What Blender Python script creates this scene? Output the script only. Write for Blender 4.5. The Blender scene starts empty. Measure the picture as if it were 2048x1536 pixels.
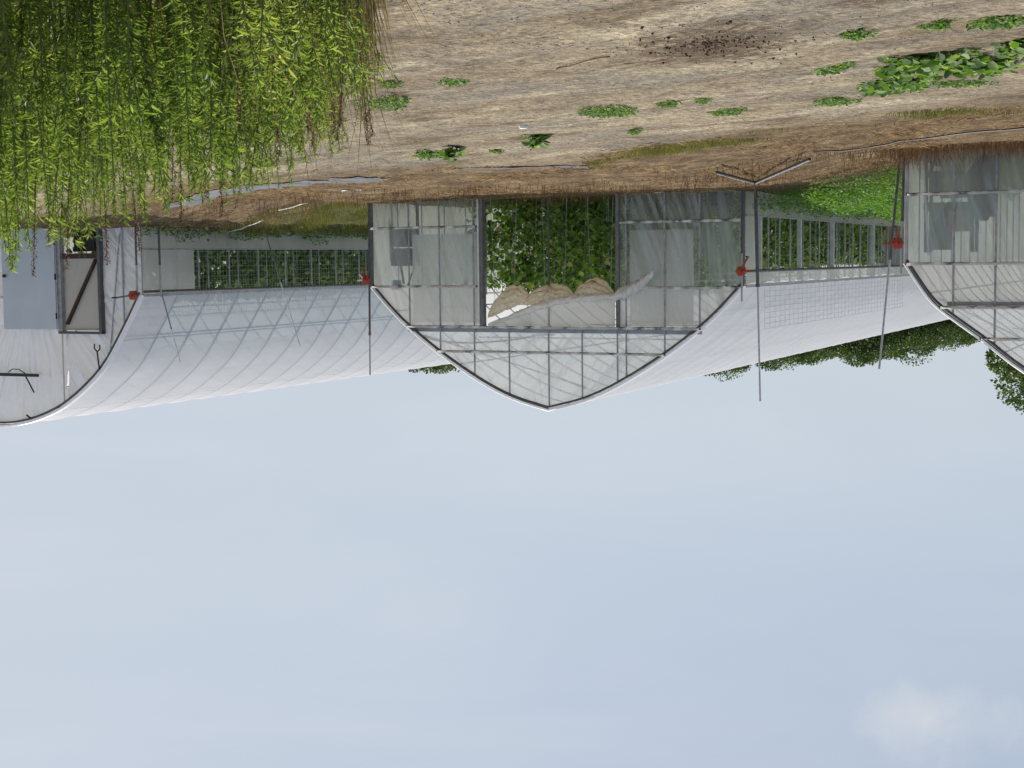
import bpy, math, random
import numpy as np
from mathutils import Vector, Matrix, noise
sc = bpy.context.scene
COL = sc.collection
PI = math.pi
RNG = np.random.default_rng(7)
random.seed(7)
EYE = 1.65
TH = 0.4432
CA, SA = math.cos(TH), math.sin(TH)
W = 9.14
# ------------------------------------------------------------------ helpers
def tag(o, label=None, cat=None, group=None, kind=None):
    if label: o['label'] = label
    if cat: o['category'] = cat
    if group: o['group'] = group
    if kind: o['kind'] = kind
    return o
def link(name, me, m=None, parent=None):
    o = bpy.data.objects.new(name, me); COL.objects.link(o)
    if m is not None: me.materials.append(m)
    if parent is not None: o.parent = parent
    return o
def empty(name, loc, rz=0, label=None, cat=None, group=None):
    o = bpy.data.objects.new(name, None); COL.objects.link(o)
    o.location = loc; o.rotation_euler = (0, 0, rz); o.empty_display_size = .2
    return tag(o, label, cat, group)
def part(name, me, m, parent, label=None):
    o = link(name, me, m, parent)
    if label: o['label'] = label
    return o
def np_mesh(name, V, F, smooth=False):
    V = np.asarray(V, dtype=np.float32); F = np.asarray(F, dtype=np.int32)
    me = bpy.data.meshes.new(name); k = F.shape[1]
    me.vertices.add(len(V)); me.vertices.foreach_set('co', V.ravel())
    me.loops.add(F.size); me.loops.foreach_set('vertex_index', F.ravel())
    me.polygons.add(len(F)); me.polygons.foreach_set('loop_start', np.arange(0, F.size, k, dtype=np.int32))
    if smooth: me.polygons.foreach_set('use_smooth', np.ones(len(F), dtype=bool))
    me.update(calc_edges=True); me.validate()
    return me
class MB:
    def __init__(s): s.v = []; s.f = []
    def add(s, v, f):
        o = len(s.v); s.v += [tuple(p) for p in v]; s.f += [tuple(i+o for i in q) for q in f]; return s
    def box(s, x0, x1, y0, y1, z0, z1):
        return s.add([(x0,y0,z0),(x1,y0,z0),(x1,y1,z0),(x0,y1,z0),(x0,y0,z1),(x1,y0,z1),(x1,y1,z1),(x0,y1,z1)],
            [(0,3,2,1),(4,5,6,7),(0,1,5,4),(1,2,6,5),(2,3,7,6),(3,0,4,7)])
    def tube(s, pts, r, n=6, caps=True):
        pts = [Vector(p) for p in pts]
        rr = r if isinstance(r, (list, tuple)) else [r]*len(pts)
        t0 = (pts[1]-pts[0]).normalized()
        ref = Vector((0,0,1)) if abs(t0.z) < .9 else Vector((1,0,0))
        u = t0.cross(ref).normalized(); v = []
        for i, p in enumerate(pts):
            t = (pts[min(i+1,len(pts)-1)]-pts[max(i-1,0)]).normalized()
            u = (u - t*u.dot(t)).normalized(); w = t.cross(u)
            for k in range(n):
                a = 2*PI*k/n; v.append(p + (u*math.cos(a)+w*math.sin(a))*rr[i])
        f = []
        for i in range(len(pts)-1):
            for k in range(n):
                k2 = (k+1) % n; f.append((i*n+k, i*n+k2, (i+1)*n+k2, (i+1)*n+k))
        if caps: f.append(tuple(range(n-1,-1,-1))); f.append(tuple((len(pts)-1)*n+k for k in range(n)))
        return s.add(v, f)
    def bar(s, p0, p1, w, t, up=(0,0,1)):          # rectangular bar: w across in-plane, t thick
        p0 = Vector(p0); p1 = Vector(p1); d = (p1-p0).normalized()
        n = d.cross(Vector(up)); n = n.normalized() if n.length > 1e-4 else Vector((1,0,0))
        q = n.cross(d).normalized(); v = []
        for p in (p0, p1):
            for a, b in ((-1,-1),(1,-1),(1,1),(-1,1)): v.append(p + n*(a*w/2) + q*(b*t/2))
        return s.add(v, [(3,2,1,0),(4,5,6,7),(0,1,5,4),(1,2,6,5),(2,3,7,6),(3,0,4,7)])
    def grid(s, P):                                 # P[i][j] points
        n, m = len(P), len(P[0])
        return s.add([q for row in P for q in row], [(i*m+j, i*m+j+1, (i+1)*m+j+1, (i+1)*m+j) for i in range(n-1) for j in range(m-1)])
    def mesh(s, name, smooth=False):
        me = bpy.data.meshes.new(name); me.from_pydata(s.v, [], s.f); me.update()
        if smooth:
            for p in me.polygons: p.use_smooth = True
        return me
    def build(s, name, m, parent=None, smooth=False, label=None):
        o = link(name, s.mesh(name, smooth), m, parent)
        if label: o['label'] = label
        return o
def instances(pos, ax, nr, L, Wd, tv, tf):
    """copies of a little leaf template (u along, v across, w off the face) as one vertex / face array"""
    pos = np.asarray(pos, float); ax = np.asarray(ax, float); nr = np.asarray(nr, float)
    ax = ax/np.linalg.norm(ax, axis=1, keepdims=True)
    sd = np.cross(nr, ax); sd /= np.linalg.norm(sd, axis=1, keepdims=True)+1e-9
    nn = np.cross(ax, sd)
    tv = np.asarray(tv, float); tf = np.asarray(tf, int); k = len(tv)
    L = np.asarray(L)[:,None,None]; Wd = np.asarray(Wd)[:,None,None]
    V = pos[:,None,:] + ax[:,None,:]*tv[None,:,0:1]*L + sd[:,None,:]*tv[None,:,1:2]*Wd + nn[:,None,:]*tv[None,:,2:3]*L
    F = tf[None] + (np.arange(len(pos))*k)[:,None,None]
    return V.reshape(-1,3), F.reshape(-1, tf.shape[1])
NARROW = ([(0,0,0),(.45,.5,.07),(1,0,-.12),(.45,-.5,.07)], [(0,2,1),(0,3,2)])
BROAD = ([(0,0,0),(-.05,.32,.05),(.35,.52,.1),(.72,.34,.02),(1,0,-.14),(.72,-.34,.02),(.35,-.52,.1),(-.05,-.32,.05),(.4,0,-.03)],
         [(0,8,1),(1,8,2),(2,8,3),(3,8,4),(4,8,5),(5,8,6),(6,8,7),(7,8,0)])
BLADE = ([(0,.5,0),(0,-.5,0),(.55,.35,.06),(.55,-.35,.06),(1,0,.25)], [(0,1,2),(1,3,2),(2,3,4)])
def cat_mesh(lst):
    V, F, o = [], [], 0
    for v, f in lst: V.append(v); F.append(np.asarray(f)+o); o += len(v)
    return np.concatenate(V), np.concatenate(F)
def smooth01(a, b, x):
    t = min(1, max(0, (x-a)/(b-a))); return t*t*(3-2*t)
def nz(x, y, z=0.): return noise.noise(Vector((x, y, z)))
# ------------------------------------------------------------------ terrain
OC = (-4.965, 32.8472, -1.0566+EYE)
def sd_of(x, y):                                    # middle greenhouse frame
    dx, dy = x-OC[0], y-OC[1]; return dx*CA+dy*SA, -dx*SA+dy*CA
VERGE = [(-14,6),(-9,11.5),(-5.5,16.6),(-3,20.2),(-.6,25.2),(2.4,26.8),(5,28.6),(8,31),(14,36)]
def verge_y(x):
    for (x0,y0),(x1,y1) in zip(VERGE, VERGE[1:]):
        if x <= x1: return y0+(y1-y0)*(x-x0)/(x1-x0)
    return 36
def ground_z(x, y):
    z = 0.22*smooth01(19, 34, y)
    s, d = sd_of(x, y); k = smooth01(-10, -3.5, d)
    z += k*.60*smooth01(9.3, 12.5, s)
    z -= k*.38*smooth01(-.3, -3.9, s)
    if y > 60: z += 1.6*smooth01(60, 130, y)
    return z
def gz(x, y):
    z = ground_z(x, y)
    if -40 < x < 40 and y < 70: 
        u, v = x*.66+y*.75, -x*.75+y*.66; c_, s_ = .66, .75; u = x*c_+y*s_; v = -x*s_+y*c_
        z += .04*nz(x*.35, y*.35, 1.3) + .030*nz(u*.35, v*2.2, 4.1) + .022*nz(x*1.7, y*1.7, 2.2) + .016*nz(x*3.6, y*3.6, 8)
        z += .05*max(0, nz(x*2.2, y*2.6, 11))*max(0, 1-((x+1.65)**2*.5+(y-12)**2*.7)) if abs(x+1.65) < 2 and abs(y-12) < 2 else 0
    return z
OC = (-4.965, 32.8472, -1.0566+EYE)
def fr(o): return (OC[0]+CA*o[0]-SA*o[1], OC[1]+SA*o[0]+CA*o[1], OC[2]+o[2])
FC = fr((0,0,0)); FR = fr((12.6612,-4.1896,.1612)); FL = fr((-13.1169,-2.8793,-.4564))
def wpt(F, s, d, h): return (F[0]+CA*s-SA*d, F[1]+SA*s+CA*d, F[2]+h)
# ------------------------------------------------------------------ materials
def mat(name):
    m = bpy.data.materials.new(name); m.use_nodes = True
    nt = m.node_tree; nt.nodes.clear()
    out = nt.nodes.new('ShaderNodeOutputMaterial')
    return m, nt, out
def N(nt, typ, inputs=None, **kw):
    n = nt.nodes.new(typ)
    for k, v in kw.items(): setattr(n, k, v)
    for k, v in (inputs or {}).items():
        if hasattr(v, 'node'): nt.links.new(v, n.inputs[k])
        else: n.inputs[k].default_value = v
    return n
def ramp(nt, fac, stops, interp='LINEAR'):
    n = nt.nodes.new('ShaderNodeValToRGB'); nt.links.new(fac, n.inputs[0]); n.color_ramp.interpolation = interp
    e = n.color_ramp.elements
    while len(e) < len(stops): e.new(.5)
    for i, (p, c) in enumerate(stops): e[i].position = p; e[i].color = (*c, 1) if len(c) == 3 else c
    return n
def math_n(nt, op, a, b=None, clamp=False):
    n = nt.nodes.new('ShaderNodeMath'); n.operation = op; n.use_clamp = clamp
    for i, v in enumerate((a, b)):
        if v is None: continue
        if hasattr(v, 'node'): nt.links.new(v, n.inputs[i])
        else: n.inputs[i].default_value = v
    return n.outputs[0]
def mixc(nt, fac, a, b, blend='MIX'):
    n = nt.nodes.new('ShaderNodeMix'); n.data_type = 'RGBA'; n.blend_type = blend
    for k, v in ((0, fac), (6, a), (7, b)):
        if hasattr(v, 'node'): nt.links.new(v, n.inputs[k])
        else: n.inputs[k].default_value = v if k == 0 else ((*v, 1) if len(v) == 3 else v)
    return n.outputs[2]
def tex_noise(nt, vec, scale, detail=4, rough=.55, dist=0.):
    return N(nt, 'ShaderNodeTexNoise', {'Vector': vec, 'Scale': scale, 'Detail': detail, 'Roughness': rough, 'Distortion': dist}).outputs['Fac']
def mapping(nt, vec, loc=(0,0,0), rot=(0,0,0), scale=(1,1,1)):
    return N(nt, 'ShaderNodeMapping', {'Vector': vec, 'Location': loc, 'Rotation': rot, 'Scale': scale}).outputs[0]
def objco(nt): return nt.nodes.new('ShaderNodeTexCoord').outputs['Object']
def simple(name, col, rough=.5, metal=0., var=.25, scale=6., bump=0.0):
    m, nt, out = mat(name); co = objco(nt)
    f = tex_noise(nt, co, scale, 5)
    c = ramp(nt, f, [(.3, tuple(x*(1-var) for x in col)), (.7, tuple(min(1, x*(1+var)) for x in col))]).outputs[0]
    b = N(nt, 'ShaderNodeBsdfPrincipled', {'Base Color': c, 'Roughness': rough, 'Metallic': metal})
    if bump:
        bp = N(nt, 'ShaderNodeBump', {'Height': tex_noise(nt, co, scale*4, 5), 'Strength': bump, 'Distance': .02}); nt.links.new(bp.outputs[0], b.inputs['Normal'])
    nt.links.new(b.outputs[0], out.inputs[0]); return m
def leaf_mat(name, stops, trans=.45, rough=.5, clump=None, tboost=(1.5,1.7,.6)):
    m, nt, out = mat(name)
    geo = nt.nodes.new('ShaderNodeNewGeometry'); r = geo.outputs['Random Per Island']
    if clump:
        co = objco(nt); f = tex_noise(nt, co, clump, 2)
        r = math_n(nt, 'ADD', math_n(nt, 'MULTIPLY', r, .55), math_n(nt, 'MULTIPLY', math_n(nt, 'SUBTRACT', f, .28), 1.05), True)
    c = ramp(nt, r, stops).outputs[0]
    d = N(nt, 'ShaderNodeBsdfPrincipled', {'Base Color': c, 'Roughness': rough, 'Specular IOR Level': .35})
    t = N(nt, 'ShaderNodeBsdfTranslucent', {'Color': mixc(nt, 1., c, tboost, 'MULTIPLY')})
    mx = N(nt, 'ShaderNodeMixShader', {0: trans, 1: d.outputs[0], 2: t.outputs[0]})
    nt.links.new(mx.outputs[0], out.inputs[0]); return m
def film(name, clear, tint=(.8,.81,.83), trl=.5, rough=.2, gloss=.12, wr_scale=(1,1,1), wr_rot=(0,0,0), wr=.5, streak=.2, bumpd=.05, dirt=.0):
    """polythene: clear part + milky diffuse / translucent part + sheen, with wrinkles"""
    m, nt, out = mat(name); co = objco(nt)
    v = mapping(nt, mapping(nt, co, rot=wr_rot), scale=wr_scale)
    w = tex_noise(nt, v, 1.0, 5, .55, .6)
    w2 = tex_noise(nt, mapping(nt, mapping(nt, co, rot=(wr_rot[0], wr_rot[1]-.35, wr_rot[2])), scale=tuple(k*.7 for k in wr_scale)), 1.0, 3, .5, .4)
    hgt = math_n(nt, 'ADD', w, w2)
    bp = N(nt, 'ShaderNodeBump', {'Height': hgt, 'Strength': wr, 'Distance': bumpd}).outputs[0]
    fac = math_n(nt, 'ADD', 1-clear, math_n(nt, 'MULTIPLY', math_n(nt, 'SUBTRACT', ramp(nt, w, [(.45,(0,0,0)),(.72,(1,1,1))]).outputs[0], .3), streak), True)
    col = tint
    if dirt:
        dn = tex_noise(nt, co, .9, 4); col = mixc(nt, math_n(nt, 'MULTIPLY', ramp(nt, dn, [(.4,(0,0,0)),(.75,(1,1,1))]).outputs[0], dirt), tint, (.42,.40,.34))
        zz = N(nt, 'ShaderNodeSeparateXYZ', {0: co}).outputs[2]
        lowz = N(nt, 'ShaderNodeMapRange', {0: zz, 1: .5, 2: -.5, 3: 0., 4: dirt}).outputs[0]
        col = mixc(nt, lowz, col, (.25,.23,.17))
    dif = N(nt, 'ShaderNodeBsdfDiffuse', {'Color': col if hasattr(col, 'node') else (*col,1), 'Normal': bp})
    trn = N(nt, 'ShaderNodeBsdfTranslucent', {'Color': col if hasattr(col, 'node') else (*col,1), 'Normal': bp})
    milky = N(nt, 'ShaderNodeMixShader', {0: trl, 1: dif.outputs[0], 2: trn.outputs[0]})
    clr = N(nt, 'ShaderNodeBsdfTransparent', {'Color': (.93,.94,.94,1)})
    b = N(nt, 'ShaderNodeMixShader', {0: fac, 1: clr.outputs[0], 2: milky.outputs[0]})
    gl = N(nt, 'ShaderNodeBsdfGlossy', {'Color': (1,1,1,1), 'Roughness': rough, 'Normal': bp})
    lw = N(nt, 'ShaderNodeLayerWeight', {'Blend': .25, 'Normal': bp})
    gf = math_n(nt, 'MULTIPLY_ADD', lw.outputs['Facing'], gloss*1.6)
    nt.nodes[-1].inputs[2].default_value = gloss*.45
    o = N(nt, 'ShaderNodeMixShader', {0: gf, 1: b.outputs[0], 2: gl.outputs[0]})
    nt.links.new(o.outputs[0], out.inputs[0]); return m

M = {}
M['steel'] = simple('galvanised_tube', (.38,.39,.42), .5, .35, .25, 9)
M['mid_steel'] = simple('weathered_tube', (.36,.37,.39), .55, .25, .3, 9)
M['dark_steel'] = simple('dark_tube', (.10,.105,.115), .55, .3, .3, 9)
M['grey_post'] = simple('painted_post', (.17,.17,.175), .6, .1, .3, 7)
M['beam'] = simple('header_beam', (.27,.31,.35), .5, .3, .18, 4)
M['white_post'] = simple('whitish_post', (.50,.52,.52), .6, .0, .2, 6)
M['white_pipe'] = simple('white_pipe', (.72,.72,.70), .5, 0, .15, 8)
M['orange'] = simple('orange_paint', (.36,.05,.018), .5, .0, .35, 30)
M['wood_dark'] = simple('stained_wood', (.055,.022,.016), .65, 0, .4, 12, .3)
M['board'] = simple('weathered_board', (.055,.045,.055), .7, 0, .3, 8, .2)
M['black'] = simple('black_plastic', (.015,.015,.018), .5, 0, .3, 9)
M['blue'] = simple('blue_plastic', (.04,.09,.20), .5, 0, .3, 5)
M['red'] = simple('red_plastic', (.25,.012,.02), .45, 0, .3, 5)
M['tarp'] = simple('grey_groundcloth', (.105,.11,.125), .9, 0, .45, 3, .6)
M['door'] = simple('door_paint', (.50,.58,.67), .45, .0, .05, 1.5)
M['door_dark'] = simple('knob_metal', (.05,.045,.05), .35, .7, .2, 9)
M['navy'] = simple('navy_fabric', (.03,.035,.06), .8, 0, .4, 6, .4)
M['rust_card'] = simple('cardboard', (.30,.24,.17), .8, 0, .2, 5)
M['strip_white'] = simple('white_film_strip', (.90,.90,.90), .35, 0, .1, 14)
M['strip_film'] = None
M['film_front'] = film('clear_end_wall_film', .56, (.50,.585,.575), .5, .16, .12, (3.6,1,.30), (0,.22,0), .55, .35, .05, .35)
M['film_left'] = film('left_end_wall_film', .40, (.42,.51,.49), .5, .16, .12, (3.0,1,.30), (0,.15,0), .5, .3, .05, .3)
M['film_gable'] = film('clear_gable_film', .26, (.88,.94,.96), .6, .16, .12, (5.,1,.35), (0,-.75,0), .55, .3, .05, 0)
M['film_mid'] = film('hazy_end_wall_film', .20, (.72,.74,.71), .52, .14, .08, (3.6,1,.30), (0,.22,0), .55, .3, .05, .15)
M['film_silver'] = film('silvery_end_wall_film', .05, (.88,.91,.97), .45, .25, .26, (9,1,.8), (0,.72,0), .35, .05, .03, .04)
M['film_roof'] = film('milky_roof_film', .05, (.90,.90,.93), .5, .3, .10, (.5,.25,.9), (0,0,0), .5, .08, .05, .10)
M['film_low'] = film('thin_roof_film', .16, (.80,.86,.88), .5, .28, .10, (.25,.12,.4), (0,0,0), .25, .08, .04)
M['film_over'] = film('film_over_rib', .05, (.58,.60,.64), .45, .28, .10, (.25,.12,.4), (0,0,0), .25, .08, .04)  # darker tint paints in the shade of ribs showing through the film
M['film_faint'] = film('film_over_tube', .05, (.80,.81,.845), .48, .28, .10, (.25,.12,.4), (0,0,0), .25, .08, .04)  # same painted show-through, fainter
M['film_side'] = film('side_curtain_film', .2, (.74,.78,.77), .58, .3, .10, (1,.8,.3), (0,0,0), .5, .2, .04, .35)
M['film_grey'] = film('grey_inner_film', .12, (.66,.66,.63), .5, .3, .08, (1,1,.3), (0,.3,0), .5, .2, .04)
M['film_tan'] = film('tan_door_film', .04, (.90,.77,.56), .28, .35, .12, (2,2,.9), (0,.5,0), 1., .1, .06)
M['film_roll'] = film('white_rolled_film', .0, (.98,.97,.93), .58, .25, .18, (5,5,1.5), (0,.6,0), 1., .0, .06)
M['strip_film'] = film('rail_film_strip', .0, (.95,.95,.95), .45, .25, .15, (4,4,4), (0,0,0), .5, .0, .03)
M['mesh_wire'] = simple('wire', (.52,.53,.56), .5, .3, .1, 9)
M['vine'] = leaf_mat('vine_leaf', [(0,(0.027,0.069,0.015)),(.3,(0.076,0.160,0.030)),(.65,(0.160,0.283,0.054)),(.86,(0.290,0.396,0.091)),(.95,(0.488,0.580,0.290)),(1,(0.396,0.259,0.138))], .45, .33)
M['stem_green'] = simple('vine_stem', (.09,.12,.04), .6, 0, .3, 9)
M['weed'] = leaf_mat('tall_weed_leaf', [(0,(.028,.056,.014)),(.22,(.085,.145,.032)),(.5,(.175,.255,.060)),(.8,(.315,.395,.125)),(.94,(.46,.47,.22)),(1,(.56,.52,.30))], .50, .45, 1.5, (1.4,1.45,.7))
M['lush'] = leaf_mat('lush_weed_leaf', [(0,(.030,.085,.010)),(.5,(.080,.185,.018)),(1,(.20,.34,.045))], .45, .5, 1.2)
M['grass'] = leaf_mat('short_grass', [(0,(.06,.065,.022)),(.4,(.14,.14,.045)),(.7,(.24,.215,.085)),(1,(.38,.31,.16))], .3, .6, .8)
M['straw'] = leaf_mat('dead_straw', [(0,(0.064,0.038,0.021)),(.28,(0.187,0.115,0.061)),(.55,(0.446,0.309,0.172)),(.8,(0.690,0.532,0.323)),(1,(0.900,0.791,0.532))], .22, .6, 1.3, (1.2,1.1,.9))
M['dead_brown'] = leaf_mat('dead_brown_stems', [(0,(.05,.026,.014)),(.5,(.13,.068,.03)),(1,(.27,.165,.075))], .2, .65, .9, (1.2,1.1,.9))
M['culm'] = leaf_mat('dry_culm', [(0,(.10,.12,.035)),(.4,(.20,.15,.06)),(.7,(.33,.25,.12)),(1,(.50,.40,.24))], .2, .65, None, (1.2,1.1,.8))
M['stubble'] = leaf_mat('dry_stubble', [(0,(.10,.075,.05)),(.2,(.26,.20,.14)),(.5,(.46,.37,.26)),(1,(.68,.58,.43))], .2, .7, .5, (1.1,1.1,.9))
M['lowweed'] = leaf_mat('low_weed_leaf', [(0,(0.039,0.083,0.022)),(.45,(0.083,0.166,0.036)),(.8,(0.155,0.249,0.061)),(1,(0.398,0.464,0.265))], .38, .65)
M['dock'] = leaf_mat('dock_seed', [(0,(.06,.026,.012)),(.5,(.13,.06,.026)),(1,(.21,.11,.05))], .2, .7, None, (1.2,1.,.8))
M['tree'] = leaf_mat('tree_leaf', [(0,(0.020,0.040,0.015)),(.45,(0.053,0.088,0.027)),(.8,(0.106,0.147,0.045)),(1,(0.175,0.213,0.069))], .35, .5, .5)
M['bark'] = simple('bark', (.10,.08,.06), .9, 0, .3, 5, .4)
M['wood_chip'] = leaf_mat('rotted_chip', [(0,(.035,.022,.014)),(.6,(.10,.065,.04)),(1,(.24,.17,.11))], .0, .85)
M['stone'] = simple('pebble', (.30,.27,.24), .85, 0, .35, 12, .2)
M['twig'] = simple('twig', (.14,.09,.05), .8, 0, .3, 9)

# ground
def ground_material():
    m, nt, out = mat('dry_yard_soil'); co = objco(nt)
    loc = N(nt, 'ShaderNodeVectorMath', {0: co, 1: (OC[0], OC[1], 0)}, operation='SUBTRACT').outputs[0]
    P = mapping(nt, loc, rot=(0,0,-TH))
    sep = N(nt, 'ShaderNodeSeparateXYZ', {0: P}); s, d = sep.outputs[0], sep.outputs[1]
    Pt = mapping(nt, P, rot=(0,0,-.42))              # wheel tracks run slightly askew of the fronts
    track = tex_noise(nt, mapping(nt, Pt, scale=(.16,.80,1)), 1., 8, .68, .5)
    base = ramp(nt, track, [(.30,(0.198,0.148,0.103)),(.42,(0.297,0.232,0.166)),(.53,(0.396,0.321,0.235)),(.66,(0.528,0.433,0.317))]).outputs[0]
    gv = tex_noise(nt, mapping(nt, Pt, loc=(3,7,0), scale=(.22,.75,1)), 1., 8, .7, .4)
    base = mixc(nt, math_n(nt,'MULTIPLY',ramp(nt, gv, [(.47,(0,0,0)),(.60,(1,1,1))]).outputs[0],.7), base, (.245,.218,.198))
    org = tex_noise(nt, mapping(nt, Pt, loc=(9,1,0), scale=(.5,1.1,1)), 1., 7, .68, .3)
    base = mixc(nt, math_n(nt,'MULTIPLY',ramp(nt, org, [(.52,(0,0,0)),(.62,(1,1,1))]).outputs[0],.8), base, (.165,.115,.075))
    pale = tex_noise(nt, mapping(nt, Pt, loc=(19,4,0), scale=(.35,1.6,1)), 1., 8, .7, .3)
    base = mixc(nt, math_n(nt,'MULTIPLY',ramp(nt, pale, [(.53,(0,0,0)),(.64,(1,1,1))]).outputs[0],.75), base, (.60,.51,.38))
    mott = tex_noise(nt, mapping(nt, Pt, scale=(2.2,4.0,1)), 1., 8, .75, .4)
    base = mixc(nt, 1., base, ramp(nt, mott, [(.3,(.52,.51,.51)),(.47,(1,1,1)),(.7,(1.28,1.25,1.2))]).outputs[0], 'MULTIPLY')
    # damp dark scatter of mulch
    dv = N(nt, 'ShaderNodeVectorMath', {0: mapping(nt, N(nt,'ShaderNodeVectorMath',{0:co,1:(-1.58,12.0,0)},operation='SUBTRACT').outputs[0], rot=(0,0,-.25), scale=(1.2,.62,0))}, operation='LENGTH').outputs['Value']
    dm = math_n(nt, 'ADD', dv, math_n(nt, 'MULTIPLY', math_n(nt,'SUBTRACT',tex_noise(nt, mapping(nt, Pt, scale=(1.6,3.6,1)), 2.4, 8, .8), .5), 3.2))
    base = mixc(nt, math_n(nt,'MULTIPLY',ramp(nt, dm, [(.45,(1,1,1)),(.95,(0,0,0))]).outputs[0],.85), base, (.12,.080,.052))
    # straw verge in front of the houses
    wob = math_n(nt, 'MULTIPLY', math_n(nt,'SUBTRACT',tex_noise(nt, mapping(nt, P, scale=(.3,.3,1)), 1., 6, .65), .5), 5.)
    edge = math_n(nt, 'ADD', d, math_n(nt, 'MULTIPLY', wob, .6))
    sw = N(nt, 'ShaderNodeSeparateXYZ', {0: co}); vx = N(nt, 'ShaderNodeMapRange', {0: sw.outputs[0], 1: -14., 2: 14., 3: 0., 4: 1.}).outputs[0]
    vr = ramp(nt, vx, [((x+14)/28, ((y-4)/36,)*3) for x, y in VERGE]).outputs[0]
    vy = math_n(nt, 'MULTIPLY_ADD', vr, 36.); nt.nodes[-1].inputs[2].default_value = 4.
    vd = math_n(nt, 'ADD', math_n(nt, 'SUBTRACT', sw.outputs[1], vy), wob)
    straw = ramp(nt, tex_noise(nt, mapping(nt, Pt, scale=(.9,1.8,1)), 1.6, 8, .75), [(.3,(0.074,0.047,0.030)),(.45,(0.155,0.101,0.058)),(.6,(0.297,0.209,0.121)),(.72,(0.486,0.365,0.223))]).outputs[0]
    sm = N(nt, 'ShaderNodeMapRange', {0: vd, 1: -1.2, 2: 1.4, 3: 0., 4: 1.}).outputs[0]
    base = mixc(nt, sm, base, straw)
    gr = ramp(nt, tex_noise(nt, P, 1.3, 6, .7), [(.3,(.05,.06,.02)),(.55,(.11,.12,.04)),(.75,(.19,.165,.08))]).outputs[0]
    gm = N(nt, 'ShaderNodeMapRange', {0: edge, 1: -1.0, 2: .8, 3: 0., 4: 1.}).outputs[0]
    base = mixc(nt, gm, base, gr)
    # grain
    fine = tex_noise(nt, mapping(nt, Pt, scale=(10,22,12)), 1., 5, .75)
    base = mixc(nt, 1., base, ramp(nt, fine, [(.30,(.40,.405,.40)),(.5,(.80,.82,.79)),(.70,(1.14,1.16,1.11))]).outputs[0], 'MULTIPLY')
    vor = N(nt, 'ShaderNodeTexVoronoi', {'Vector': mapping(nt, Pt, scale=(12,20,14)), 'Scale': 1., 'Randomness': 1.})
    base = mixc(nt, .5, base, ramp(nt, vor.outputs['Distance'], [(.05,(.55,.53,.52)),(.35,(1,1,1)),(.7,(1.15,1.14,1.1))]).outputs[0], 'MULTIPLY')
    hgt = math_n(nt, 'ADD', math_n(nt,'MULTIPLY',fine,.5), math_n(nt,'ADD', math_n(nt,'MULTIPLY',vor.outputs['Distance'],.35), tex_noise(nt, P, 3.5, 6, .7)))
    bp = N(nt, 'ShaderNodeBump', {'Height': hgt, 'Strength': 1., 'Distance': .09})
    b = N(nt, 'ShaderNodeBsdfPrincipled', {'Base Color': base, 'Roughness': .95, 'Specular IOR Level': .15, 'Normal': bp.outputs[0]})
    nt.links.new(b.outputs[0], out.inputs[0]); return m
def axis(lo, hi, a, b, step):
    v = list(np.arange(a, b+1e-6, step)); st = step
    while v[-1] < hi: st *= 1.25; v.append(v[-1]+st)
    st = step; pre = []; x = a
    while x > lo: st *= 1.25; x -= st; pre.append(x)
    return pre[::-1]+v
gx = axis(-900, 900, -12, 16, .11); gy = axis(-200, 1500, 8, 46, .13)
GV = [(x, y, gz(x, y)) for y in gy for x in gx]; nx = len(gx)
GF = [(j*nx+i, j*nx+i+1, (j+1)*nx+i+1, (j+1)*nx+i) for j in range(len(gy)-1) for i in range(nx-1)]
ground = link('ground', np_mesh('ground', GV, GF, True), ground_material()); tag(ground, kind='structure')

# ------------------------------------------------------------------ greenhouse construction
def catmull(pts, n):
    out = []; P = [np.array(p, float) for p in pts]; P = [2*P[0]-P[1]]+P+[2*P[-1]-P[-2]]
    for i in range(1, len(P)-2):
        for k in range(n):
            t = k/n; a, b, c, d = P[i-1:i+3]
            out.append(.5*((2*b)+(-a+c)*t+(2*a-5*b+4*c-d)*t*t+(-a+3*b-3*c+d)*t**3))
    out.append(P[-2]); return [(float(q[0]), float(q[1])) for q in out]
def profile(half):
    h = catmull(half, 4); return h + [(W-s, z) for s, z in h[::-1][1:]]
PROF_C = profile([(0,1.65),(.50,2.17),(.97,2.59),(1.78,3.18),(2.84,3.82),(3.68,4.20),(4.57,4.44)])
PROF_R = profile([(0,1.57),(.50,2.36),(1.19,3.28),(2.15,4.03),(2.95,4.40),(3.75,4.60),(4.57,4.66)])
PROF_L = profile([(0,1.65),(.35,2.17),(.65,2.50),(1.43,3.07),(2.15,3.62),(3.3,4.28),(4.57,4.62)])
def top_at(prof, s):
    for (s0, h0), (s1, h1) in zip(prof, prof[1:]):
        if s0 <= s <= s1+1e-9: return h0+(h1-h0)*(s-s0)/max(1e-9, s1-s0)
    return prof[-1][1]
def wall_sheet(mb, prof, s0, s1, lo, hi=None, step=.12, y=.01, amp=.012, seed=0):
    n = max(2, int((s1-s0)/step)+1); rows = 14; P = []
    for i in range(n+1):
        s = s0+(s1-s0)*i/n; top = hi if hi is not None else top_at(prof, s)-.02
        P.append([(s, y+amp*nz(s*1.7+seed, (lo+(top-lo)*j/rows)*1.7, seed), lo+(top-lo)*j/rows) for j in range(rows+1)])
    mb.grid(P)
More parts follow.
